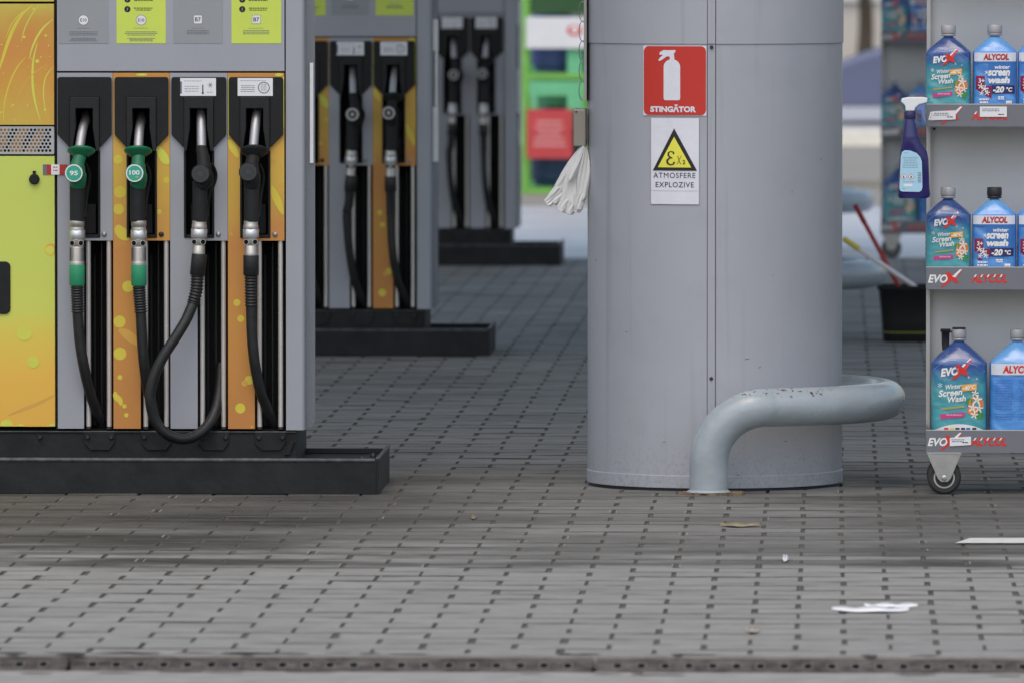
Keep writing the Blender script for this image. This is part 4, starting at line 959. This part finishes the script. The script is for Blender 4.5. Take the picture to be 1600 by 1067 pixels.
def rack(idx, O, near=True):
    o = empty('display_rack', O); tag(o, ['grey wheeled display rack of screen wash bottles at the right edge, in focus', 'blurred second display rack of bottles behind the first rack'][idx], 'display rack', 'wheeled racks of screen wash bottles')
    Wd = .62
    Zs = [(767 - 701) * S + k * 253 * S for k in range(4)]
    g = MB(); g.box(.004, Wd, .20, .222, .13, 1.80, rackm); g.box(.0, .012, .17, .235, .13, 1.80, lipedge); g.build('back_panel', o, bevel=.001)
    MB().rev((.024, .199, Zs[2] - .012), (0, -1, 0), [(0, .004), (.001, .004)], void, 10).build('screw_hole', o)
    for k, z in enumerate(Zs):
        g = MB(); L = 0 if k == 0 else (-.002); h = .068
        g.box(-.002, Wd, -.003, .002, z, z + h, traym); g.box(-.002, Wd, -.0035, .0025, z + h, z + h + .0025, lipedge)
        g.box(-.001, Wd, .002, .20, z + .030, z + .036, rackm); g.box(-.002, .001, .002, .19, z, z + h + (.012 if k == 0 else -.006), traym)
        y = -.0036; zc_ = z + .034
        for q in range(2):
            xo = q * .300
            ex, ez = xo + .034, zc_
            g.text('EVO', ex, ez - .001, y, .026, wprint, .035, shear=.28, width=.062)
            c_ = (ex + .044, ez)
            PX = [(-.036, -.026), (-.012, -.004), (-.020, .018), (-.006, .019), (.001, .008), (.026, .026), (.030, .022), (.012, .002), (.022, -.014), (.008, -.012), (.0, -.004), (-.028, -.026)]
            g.flat([(c_[0] + a, c_[1] + b) for a, b in PX], y - .0004, redl); g.flat([(c_[0] + .000, c_[1] + .006), (c_[0] + .024, c_[1] + .028), (c_[0] + .031, c_[1] + .028), (c_[0] + .010, c_[1] + .003)], y - .0006, wprint)
            g.text('ALYCOL', xo + .193, zc_, y, .027, redl, .04, shear=.2, width=.112)
            for j in range(5): g.flat([(xo + .145 + j * .02, zc_ + .004), (xo + .150 + j * .02, zc_ + .004), (xo + .155 + j * .02, zc_ + .0125), (xo + .151 + j * .02, zc_ + .0125)], y - .0008, wprint)
        g.build('shelf_tray', o)
    def price(x0, x1, z0, z1, z, slant=0, skew=0):
        g = MB(); P = [(x0 - skew, z + z0), (x1, z + z0 + slant), (x1, z + z1 + slant), (x0, z + z1)]; g.prism(P, -.0062, -.0050, white)
        xm = (x0 + x1) / 2; g.lines(xm - .008, z + z1 - .009 + slant * .5, -.0065, (x1 - x0) * .7, 2, .0055, ink_grey, .0025); g.lines(x1 - .018, z + z0 + .006 + slant, -.0065, .02, 1, .004, ink, .003); g.build('price_label', o)
    if near:
        price(.016, .088, .019, .047, Zs[2], .003, .006); price(.163, .247, .030, .062, Zs[2]); price(.312, .38, .022, .050, Zs[2], 0, .006); price(.072, .138, .020, .046, Zs[0], .004)
    else: price(.016, .088, .019, .047, Zs[1], .003, .006)
    tyre = mat('caster rubber', (.035, .035, .037), .6, 0, .2, 30)
    for (x, y) in ((.055, .02), (.055, .20), (Wd - .05, .02), (Wd - .05, .20)):
        c = empty('caster', (x, y, 0)); c.parent = o
        g = MB(); n_ = 32
        g.rev((0, -.012, .053), (0, 1, 0), [(0, .044), (.003, .051), (.008, .053), (.018, .053), (.023, .051), (.026, .044)], tyre, 36); g.rev((0, -.0145, .053), (0, 1, 0), [(0, .033), (.029, .033)], mat('caster hub', K(165, 166, 166), .4, .3), 30)
        g.rev((0, -.016, .053), (0, 1, 0), [(0, .028), (.032, .028)], tyre, 30); g.build('wheel', c)
        g = MB()
        for yy in (-.024, .022): g.prism([(-.054, .128), (.054, .128), (.050, .120), (.020, .050), (.010, .040), (-.010, .040), (-.020, .050), (-.050, .120)], yy, yy + .002, galv)
        g.box(-.054, .054, -.026, .026, .1285, .1315, galv); g.rev((0, -.025, .053), (0, -1, 0), [(0, .008), (.005, .008), (.006, .005)], galv, 12); g.build('fork', c, bevel=.0008)
    return o, Zs
OR = Wp(1448, 600, 28.86); OR.z = 0
rk, Zs = rack(0, OR)
grp = 'screen wash bottles on the front rack'
bt = lambda u0, u1, k, yoff=.0: (OR.x + ((u0 + u1) / 2 - 1448) * S, OR.y + .060 + yoff, Zs[k] + .0365)
H1 = (200 - 20 - 42) * S * 1.0
bottle('washer_bottle', 'teal', .140, .281, 'silver', bt(1446, 1516, 2), 'crumpled teal and blue bottle on the top visible shelf of the front rack', grp, seed=1, rz=-0.05)
bottle('washer_bottle', 'blue', .137, .283, 'silver', bt(1519, 1587, 2), 'light blue bottle with silver cap, second on the front rack top visible shelf', grp, seed=2, rz=0.03)
bottle('washer_bottle', 'blue', .137, .283, 'silver', bt(1589, 1657, 2), 'light blue bottle cut by photo edge on the front rack top visible shelf', grp, seed=3, rz=0)
bottle('washer_bottle', 'teal', .140, .283, 'silver', bt(1446, 1516, 1), 'teal and blue bottle at the left of the front rack middle shelf', grp, seed=4, rz=0.03)
bottle('washer_bottle', 'blue', .137, .283, 'black', bt(1519, 1587, 1), 'light blue bottle with black cap on the middle shelf of the front rack', grp, seed=5, rz=-0.04)
bottle('washer_bottle', 'blue', .137, .283, 'silver', bt(1589, 1657, 1), 'light blue bottle cut by photo edge on the front rack middle shelf', grp, seed=6, rz=0.02)
bottle('washer_bottle', 'teal', .174, .348, 'silver', bt(1455, 1542, 0, .02), 'large teal bottle with black pouring spout on the bottom shelf of the front rack', grp, True, seed=7, spout=True)
bottle('washer_bottle', 'blue', .174, .348, 'silver', bt(1546, 1633, 0, .02), 'large blue bottle turned back to front on the bottom shelf of the front rack', grp, True, seed=8, back=True)
O2 = Wp(1377, 300, 49.4); O2.z = 0
rack(1, O2, False)
g2_ = 'screen wash bottles on the rear rack'
for k, nm in ((2, 'upper'), (1, 'middle'), (0, 'bottom')):
    b2 = lambda x, yoff=0: (O2.x + x, O2.y + .06 + yoff, Zs[k] + .0365)
    if k == 0:
        bottle('washer_bottle', 'teal', .174, .348, 'silver', b2(.10), 'blurred large teal bottle at the left of the bottom shelf of the rear rack', g2_, True, seed=20)
        bottle('washer_bottle', 'blue', .174, .348, 'silver', b2(.285), 'blurred large blue bottle on the bottom shelf of the rear rack', g2_, True, seed=21, back=True)
    else:
        for q in range(3):
            bottle('washer_bottle', 'teal' if q == 0 else 'blue', .140, .283, 'silver', b2(.068 + q * .145), 'blurred %s bottle %s on the %s shelf of the rear rack' % (['teal', 'blue', 'blue'][q], ['leftmost', 'second', 'third'][q], nm), g2_, seed=22 + q + 5 * k)
bottle('washer_bottle', 'teal', .140, .283, 'silver', (O2.x + .068, O2.y + .06, Zs[3] + .0365), 'blurred teal bottle leftmost on the topmost visible shelf of the rear rack', g2_, seed=40)
bottle('washer_bottle', 'blue', .140, .283, 'silver', (O2.x + .213, O2.y + .06, Zs[3] + .0365), 'blurred blue bottle second on the topmost visible shelf of the rear rack', g2_, seed=41)
# ---- spray bottle hung on the rack's left side
YS = 28.78
def PS(u, v): p = Wp(u, v, YS); return p
so = PS(1429, 310); o = empty('spray_bottle', so); tag(o, 'dark blue spray bottle with white trigger head hanging at the left of the front rack', 'spray bottle')
bl = mat('deep blue plastic', (.022, .018, .16), .15, 0, .1, 10, trans=.25, coat=.4); bl2 = mat('pale blue label', K(152, 190, 226), .4, 0, .03)
prof = [(310, 1405.5, 1449), (308.5, 1403.5, 1452.5), (304, 1403, 1453.5), (296, 1404, 1452.5), (270, 1404.5, 1451.5), (250, 1405.5, 1450.5), (238, 1406.5, 1448), (228, 1408, 1441.5), (222, 1409.5, 1437), (216, 1410, 1435), (212, 1410.5, 1435.5), (208, 1411, 1433), (204, 1411.5, 1433.5), (200, 1412, 1431.5), (196, 1412.6, 1432), (192, 1413.2, 1429.5), (187, 1413.8, 1429.5)]
v = []; SEG = 32
for (vv, a, b) in prof:
    cx_ = ((a + b) / 2 - 1429) * S; hw = (b - a) / 2 * S; hd = min(.026, hw)
    for q in range(SEG):
        t = 2 * math.pi * q / SEG; c, s_ = math.cos(t), math.sin(t); v.append((cx_ + hw * math.copysign(abs(c) ** .8, c), hd * math.copysign(abs(s_) ** .8, s_), (310 - vv) * S))
g = MB(); N = len(prof); g.add(v, [(i * SEG + q, i * SEG + (q + 1) % SEG, (i + 1) * SEG + (q + 1) % SEG, (i + 1) * SEG + q) for i in range(N - 1) for q in range(SEG)], bl, True); g.add(v[:SEG], [tuple(range(SEG - 1, -1, -1))], bl); g.build('bottle_body', o)
L = lambda u, vv: ((u - 1429) * S, (310 - vv) * S)
g = MB(); pts = [L(1405.8, 296)] + [L(*q) for q in ((1405.5, 292), (1407.5, 245), (1409.5, 238), (1414, 235.5), (1422, 236), (1432, 240), (1437.5, 246), (1440, 253), (1441, 293), (1439.5, 298), (1436, 300), (1410, 299.5), (1407, 298.5))]
g.prism(pts[::-1], -.0285, -.0265, bl2)
y = -.0288; g.text('', 0, 0, y, .01, ink) if False else None
g.lines(L(1416, 0)[0], L(0, 240)[1], y, .016, 1, .004, ink_grey); g.lines(L(1422, 0)[0], L(0, 247)[1], y, .048, 7, .0052, ink_grey, .0011)
for uu in (1412, 1423.5):
    x_, z_ = L(uu, 276.5)
    g.flat([(x_ - .0105, z_), (x_, z_ - .0105), (x_ + .0105, z_), (x_, z_ + .0105)], y, redp); g.flat([(x_ - .0088, z_), (x_, z_ - .0088), (x_ + .0088, z_), (x_, z_ + .0088)], y - .0003, wprint); g.flat([(x_ - .002, z_ - .004), (x_ + .0026, z_ - .004), (x_ + .0015, z_ + .001), (x_, z_ + .005), (x_ - .0025, z_ + .001)], y - .0006, ink)
for k in range(7): x_, z_ = L(1436.5, 271 + k * 2.4); g.flat([(x_ - .0055, z_), (x_ + .0055, z_), (x_ + .0055, z_ + .0022), (x_ - .0055, z_ + .0022)], y, ink_grey)
x_, z_ = L(1419, 289.5); g.flat([(x_ - .013, z_ - .004), (x_ + .013, z_ - .004), (x_ + .013, z_ + .004), (x_ - .013, z_ + .004)], y, wprint); g.lines(L(1412, 0)[0], L(0, 295)[1], y, .012, 1, .004, ink_grey)
g.lines(L(1420, 0)[0], L(0, 285)[1], y, .05, 1, .004, ink_grey); g.build('label', o)
wpl = mat('white plastic', K(205, 208, 214), .35, 0, .02)
g = MB(); P = [L(*q) for q in ((1415, 175), (1428.5, 175), (1430, 170), (1436, 165), (1448, 162), (1449, 155), (1441, 153.5), (1420, 153.5), (1409, 155.5), (1407.5, 161), (1411, 163.5), (1414, 167))]
g.prism(P, -.011, .011, wpl); g.build('trigger_head', o, bevel=.003, seg=3)
g = MB(); g.rev((*[(1421.7 - 1429) * S, 0], (310 - 187.5) * S), (0, 0, 1), [(0, .0165), (.002, .0178), (.020, .0178), (.024, .015)], mat('navy collar', (.03, .03, .11), .4), 24); g.build('collar', o)
g = MB(); P = [L(*q) for q in ((1431, 170), (1437, 166), (1446, 163), (1444, 174), (1445, 184), (1447, 193), (1443, 191), (1440, 182), (1438.5, 174), (1433, 176))]; g.prism(P, -.008, .008, mat('pale blue trigger', K(110, 130, 190), .3, trans=.3)); g.build('trigger', o, bevel=.002)
g = MB(); g.tube([(.024, .0, (310 - 158) * S), (.045, .03, (310 - 156) * S)], .003, steel, 8); g.build('hook', o)
# ------------------------------------------------------------------ bucket with squeegee and brush
gb = G(1424, 535); o = empty('bucket', (gb.x, gb.y + .12, 0)); tag(o, 'black bucket with thin yellow stripe standing behind the front rack', 'bucket')
kb = gb.y / F
hb = 88 * kb
g = MB(); pr = [(0, .100), (.004, .104), (.10, .110), (hb - .02, .120), (hb - .018, .126), (hb, .127), (hb, .120), (.02, .098)]
SEG = 40; v = []
for (z, r_) in pr:
    for q in range(SEG):
        a = 2 * math.pi * q / SEG; c, s_ = math.cos(a), math.sin(a); v.append((r_ * 1.15 * math.copysign(abs(c) ** .6, c), r_ * math.copysign(abs(s_) ** .6, s_), z))
g.add(v, [(i * SEG + q, i * SEG + (q + 1) % SEG, (i + 1) * SEG + (q + 1) % SEG, (i + 1) * SEG + q) for i in range(len(pr) - 1) for q in range(SEG)], black, True); g.add(v[:SEG], [tuple(range(SEG - 1, -1, -1))], black); g.add(v[-SEG:], [tuple(range(SEG))], void); g.build('pail', o)
g = MB(); v = []
for z, r_ in ((.038, .1062), (.044, .1068)):
    for q in range(SEG):
        a = 2 * math.pi * q / SEG; c, s_ = math.cos(a), math.sin(a); r2 = r_ + .0015; v.append((r2 * 1.15 * math.copysign(abs(c) ** .6, c), r2 * math.copysign(abs(s_) ** .6, s_), z))
g.add(v, [(q, (q + 1) % SEG, SEG + (q + 1) % SEG, SEG + q) for q in range(SEG)], mat('olive stripe', K(112, 120, 50)), True); g.build('stripe', o)
Yk = gb.y + .12
def stick(p0, p1, r_, mats, nm, lb, cat):
    a = Wp(*p0, Yk); b = Wp(*p1, Yk - .1); o = empty(nm, a); d = b - a
    tag(o, lb, cat)
    g = MB(); g.tube([Vector((0, 0, 0)) - d.normalized() * .10, d * .78], r_, mats[0], 12); g.build('handle', o)
    g = MB(); g.tube([d * .78, d], r_ * 1.15, mats[1], 12); g.build('grip', o)
stick((1426, 446), (1318, 373), .0105, (mat('white pole', K(212, 206, 210), .4), dot_y), 'squeegee', 'white squeegee handle with yellow tip leaning out of the black bucket', 'squeegee')
stick((1404, 447), (1336, 321), .0095, (mat('red pole', K(160, 52, 50), .4), mat('red grip', K(140, 40, 40), .5)), 'brush', 'red brush stick leaning out of the black bucket', 'brush')
# ------------------------------------------------------------------ gas bottle cage
Yg = G(860, 305).y; kg = Yg / F
og = Wp(815, 305, Yg); og.z = 0
gf = mat('bright green frame', K(124, 190, 88, 1.0), .5); gl = mat('pale green panel', K(116, 200, 150, 1.0), .5); gdk = mat('dark green panel', K(56, 96, 58, 1.15), .5)
o = empty('gas_bottle_cage', og); tag(o, 'blurred bright green cage with blue gas bottles between the farthest pump and the front column', 'cage')
zg = lambda v_: (305 - v_) * kg
Wg = 290 * kg
g = MB(); g.box(-.0, .045, 0, .05, 0, 1.85, gf); g.box(Wg, Wg + .045, 0, .05, 0, 1.85, gf); g.box(0, .045, .5, .55, 0, 1.85, gf); g.box(Wg, Wg + .045, .5, .55, 0, 1.85, gf)
for v_ in (300, 121): g.box(.045, Wg, 0, .5, zg(v_) - .015, zg(v_) + .025, gf)
g.box(.045, Wg, 0, .5, 1.80, 1.85, gf); g.box(.405, .43, .0, .03, zg(296), zg(130), gf)
g.build('frame', o, bevel=.003)
g = MB(); g.box(.045, Wg, .50, .51, zg(300), zg(24), gl); g.build('back_panel', o)
g = MB(); g.box(.06, Wg, .02, .04, zg(22), 1.80, gdk); g.build('top_panel', o)
g = MB(); g.box(.05, Wg, .005, .02, zg(150), zg(127), gl); g.box(.30, .40, .005, .02, zg(119), zg(76), gl); g.box(.30, .40, .005, .02, zg(172), zg(150), gl); g.box(.06, .10, .005, .02, zg(172), zg(150), gl); g.build('mid_panel', o)
g = MB(); g.box(.03, .60, -.03, -.01, zg(76), zg(27), white); g.disc(.35, zg(48), .05, -.032, redl, 24, rz=.035); g.disc(.35, zg(47), .024, -.034, wprint, 20); g.build('white_board', o)
g = MB(); g.box(.035, .335, -.04, -.02, zg(248), zg(171), mat('red board', K(204, 78, 82, 1.0), .45))
for k, ww in enumerate((.17, .19, .16, .20, .23)): g.lines(.185, zg(193 + k * 9), -.042, ww, 1, .01, mat('pink print', K(224, 150, 150), .5), .018)
g.build('red_board', o)
blc = mat('blue gas bottle', K(54, 76, 118, 1.1), .4); blc2 = mat('pale blue gas bottle', K(78, 96, 160, 1.1), .4)
n_ = 0
for row, (vb_, h_) in enumerate(((298, .54), (119, .50))):
    for c_ in range(3):
        co = empty('gas_bottle', (og.x + .20 + c_ * .36, og.y + .25, zg(vb_) + .026)); n_ += 1
        tag(co, 'blue gas bottle, %s on the %s level of the green cage' % (['leftmost', 'second from left', 'third from left'][c_], ['lower', 'upper'][row]), 'gas bottle', 'blue gas bottles in the green cage')
        g = MB(); r_ = .145; g.rev((0, 0, .0), (0, 0, 1), [(0, r_ * .85), (.03, r_ * .85), (.035, r_ * .96), (.06, r_), (h_ * .35, r_), (h_ * .36, r_ + .003), (h_ * .38, r_), (h_ * .66, r_), (h_ * .76, r_ * .85), (h_ * .80, r_ * .5), (h_ * .81, .03)], blc if row == 0 else blc2, 32); g.build('cylinder', co)
        g = MB(); g.rev((0, 0, h_ * .78), (0, 0, 1), [(0, .075), (.10, .075), (.10, .068), (.02, .068)], blc, 24); g.rev((0, 0, h_ * .80), (0, 0, 1), [(0, .02), (.06, .02), (.06, .03), (.07, .03)], steel, 12); g.build('valve', co)
# ------------------------------------------------------------------ far background seen between column and rack
def kerbline(Y0, Y1, z, m, name, lb, cat):
    g = MB(); g.box(-30, 30, Y0, Y1, 0.0, z, m); ob = g.build(name); tag(ob, lb, cat); return ob
kerbline(74.5, 75.0, .13, mat('white kerb paint', K(206, 204, 194), .6), 'kerb', 'long pale painted kerb beyond the road, right behind the front column', 'kerb')
g = MB(); g.box(-60, 60, 75.0, 79, -.03, .02, ground_mat('grass verge', [(.05, .09, .03), (.12, .15, .06)], .9, 3)); tag(g.build('verge'), kind='structure')
g = MB(); g.box(-60, 60, 79, 96, -.03, .03, ground_mat('pale car park', [(.40, .40, .42), (.5, .5, .52)], .6, 1)); tag(g.build('car_park'), kind='structure')
g = MB(); g.box(-30, 30, 62.5, 62.8, 0, .06, conc); tag(g.build('kerb'), 'low concrete kerb edging the road in front of the painted kerb', 'kerb')
# parked blue car
cp = Wp(1346, 190, 82); o = empty('parked_car', (cp.x + .42, 81.2, .03)); tag(o, 'blue parked car, strongly blurred, seen between the front column and the rear rack', 'car')
cb = mat('blue car paint', K(104, 110, 140, 1.0), .3, .1, .03, coat=.6); cg = mat('car glass', (.05, .06, .07), .08)
side = [(-.85, .16), (3.25, .16), (3.32, .50), (3.22, .80), (2.6, .92), (2.0, 1.38), (1.0, 1.42), (.35, .84), (-.40, .62), (-.80, .46), (-.88, .32)]
g = MB(); nn = len(side); vv = []
for y_, k_ in ((0, .0), (.10, .03), (1.60, .03), (1.70, .0)):
    vv += [(x, y_ + (.12 if z > .95 else 0) * (1 if y_ < .8 else -1), z) for x, z in side]
ff = [tuple(range(nn))[::1], tuple(range(4 * nn - 1, 3 * nn - 1, -1))]
for r_ in range(3): ff += [(r_ * nn + i, (r_ + 1) * nn + i, (r_ + 1) * nn + (i + 1) % nn, r_ * nn + (i + 1) % nn) for i in range(nn)]
g.add(vv, ff, cb); g.build('body', o, bevel=.03, seg=3)
g = MB(); g.prism([(.62, .98), (1.02, 1.36), (1.42, 1.36), (1.42, .98)], .05, .085, cg); g.prism([(1.5, .98), (1.5, 1.36), (1.95, 1.32), (2.42, .98)], .05, .085, cg); g.build('window', o)
for x in (.32, 2.45):
    wq = MB(); wq.rev((x, -.01, .30), (0, 1, 0), [(0, .30), (.02, .32), (.2, .32)], rubber, 32); wq.rev((x, -.02, .30), (0, 1, 0), [(0, .19), (.03, .2)], steel, 20); wq.build('wheel', o)
g = MB(); g.prism([(-.84, .36), (-.62, .38), (-.62, .50), (-.80, .44)], -.012, .02, mat('headlight', (.8, .8, .85), .1)); g.build('headlight', o)
# building and tree behind
bo = empty('building', (0, 118, 0)); tag(bo, 'pale plastered building far behind everything, only a blurred strip showing', 'building')
g = MB(); g.box(-25, 25, 0, 8, 0, 6, mat('pale plaster', K(178, 172, 166), .8, 0, .1, 1)); g.build('wall', bo)
for k in range(16):
    g = MB(); x = -22 + k * 3; g.box(x, x + 1.5, -.03, .02, .9, 2.4, cg); g.build('window', bo)
    g = MB(); g.box(x - .1, x + 1.6, -.08, .0, .82, .90, wpl); g.build('window_sill', bo)
g = MB(); g.box(-25.3, 25.3, -.4, 8.4, 6, 6.3, rubber); g.build('roof', bo)
leaf = mat('tree leaves', (.045, .075, .02), .6, 0, .4, 3); bark = mat('bark', (.09, .07, .05), .9, 0, .3, 10)
def tree(x, Y, h0, rad, lb, n=2600, seed=1):
    rnd = random.Random(seed); o = empty('tree', (x, Y, 0)); tag(o, lb, 'tree', 'trees beyond the car park')
    g = MB(); g.tube(smooth_path([(0, 0, 0), (.05, 0, .8), (-.04, .05, 1.8), (0, 0, 3)], 5), [.10 - .0045 * k for k in range(16)], bark, 10)
    for k in range(7):
        a = k * .9; g.tube([(0, 0, 1.0 + k * .22), (math.cos(a) * rad * .5, math.sin(a) * rad * .5, 1.4 + k * .28), (math.cos(a) * rad * .8, math.sin(a) * rad * .8, 1.6 + k * .3)], [.03, .02, .01], bark, 6)
    g.build('trunk', o)
    g = MB(); cl = [(rnd.gauss(0, rad * .45), rnd.gauss(0, rad * .45), h0 + rad * .5 + rnd.random() * rad * 1.8) for _ in range(26)]
    for _ in range(n):
        c = rnd.choice(cl); p = Vector((c[0] + rnd.gauss(0, rad * .17), c[1] + rnd.gauss(0, rad * .17), c[2] + rnd.gauss(0, rad * .14)))
        d = Vector((rnd.gauss(0, 1), rnd.gauss(0, 1), rnd.gauss(0, 1))).normalized(); e = d.orthogonal().normalized(); f_ = d.cross(e); s_ = rnd.uniform(.03, .07)
        g.add([p - e * s_, p - f_ * s_ * .5, p + e * s_, p + f_ * s_ * .5], [(0, 1, 2, 3)], leaf)
    g.build('crown', o)
t1 = Wp(1346, 30, 100); tree(t1.x, 100, .75, 1.0, 'small dark green tree whose low leaves blur above the parked blue car', seed=2)
tree(t1.x + 6, 104, 1.5, 1.7, 'larger tree beyond the right side of the car park, hidden by the rack', n=2000, seed=3)
# ------------------------------------------------------------------ canopy roof (above the picture)
cn = empty('canopy_roof', (-1.2, 40, 6.2)); tag(cn, 'wide flat forecourt canopy carried by the round grey columns, above the photo edge', 'canopy')
MB().box(-5, 6, -11.9, 9, 0, .6, mat('canopy soffit', (.7, .7, .71), .6)).build('soffit', cn)
MB().box(-5.1, 6.1, -12.05, -11.92, -.1, .9, mat('canopy fascia', (.7, .6, .1), .5)).build('fascia', cn)
# ------------------------------------------------------------------ litter
def scrap(name, u0, u1, v, dyy, lb, seed, m=None, zz_=.004):
    a = G(u0, v); b = G(u1, v); rnd = random.Random(seed); n_ = 24; P1 = []; P2 = []; Lx = b.x - a.x
    for k in range(n_ + 1):
        t = k / n_; w_ = dyy * (math.sin(math.pi * min(1, max(0, t))) ** .9) * (1 + .15 * math.sin(t * 9 + seed)); x = Lx * (t - .5)
        P1.append((x, -w_, .001 + .0012 * math.sin(t * 11 + seed))); P2.append((x, w_ * .8, .004 + .005 * abs(math.sin(t * 7 + seed))))
    g = MB(); g.add(P1 + P2, [(k, k + 1, n_ + 2 + k, n_ + 1 + k) for k in range(n_)], m or film2, True)
    ob = g.build(name, None, ((a.x + b.x) / 2, a.y, zz_)); so_ = ob.modifiers.new('s', 'SOLIDIFY'); so_.thickness = .0008
    tag(ob, lb, 'litter'); return ob
film2 = mat('white film', (.86, .86, .87), .45, 0, .02)
scrap('white_patch', 1300, 1420, 955, .055, 'long white patch lying on the paving in front of the column', 1)  # thin matte white shape, tapering at both ends
scrap('white_patch', 1350, 1434, 949, .028, 'short white patch just behind the long one on the paving', 2)
a_ = G(1492, 850); b_ = G(1516, 842); c_ = G(1640, 842); d_ = G(1640, 850)
g = MB(); g.add([(p.x, p.y, .0045) for p in (a_, d_, c_, b_)], [(0, 1, 2, 3)], mat('worn white paint', (.66, .66, .63), .6, 0, .1, 18)); tag(g.build('painted_marking'), kind='structure')
scrap('paper_scrap', 1222, 1232, 875, .10, 'tiny white curled paper scrap on the paving below the pipe guard', 6)
pl = mat('dry leaf', (.30, .25, .16), .7)
scrap('dry_leaf', 1125, 1190, 822, .05, 'tan flattened leaf strip on the paving just below the pipe guard foot', 5, pl)
scrap('dry_leaf', 1164, 1188, 987, .06, 'small pale dry leaf near the drain on the paving', 8, mat('pale leaf', (.42, .38, .33), .7))
scrap('dry_leaf', 735, 745, 810, .06, 'tiny tan scrap between the island end and the column on the paving', 9, pl)
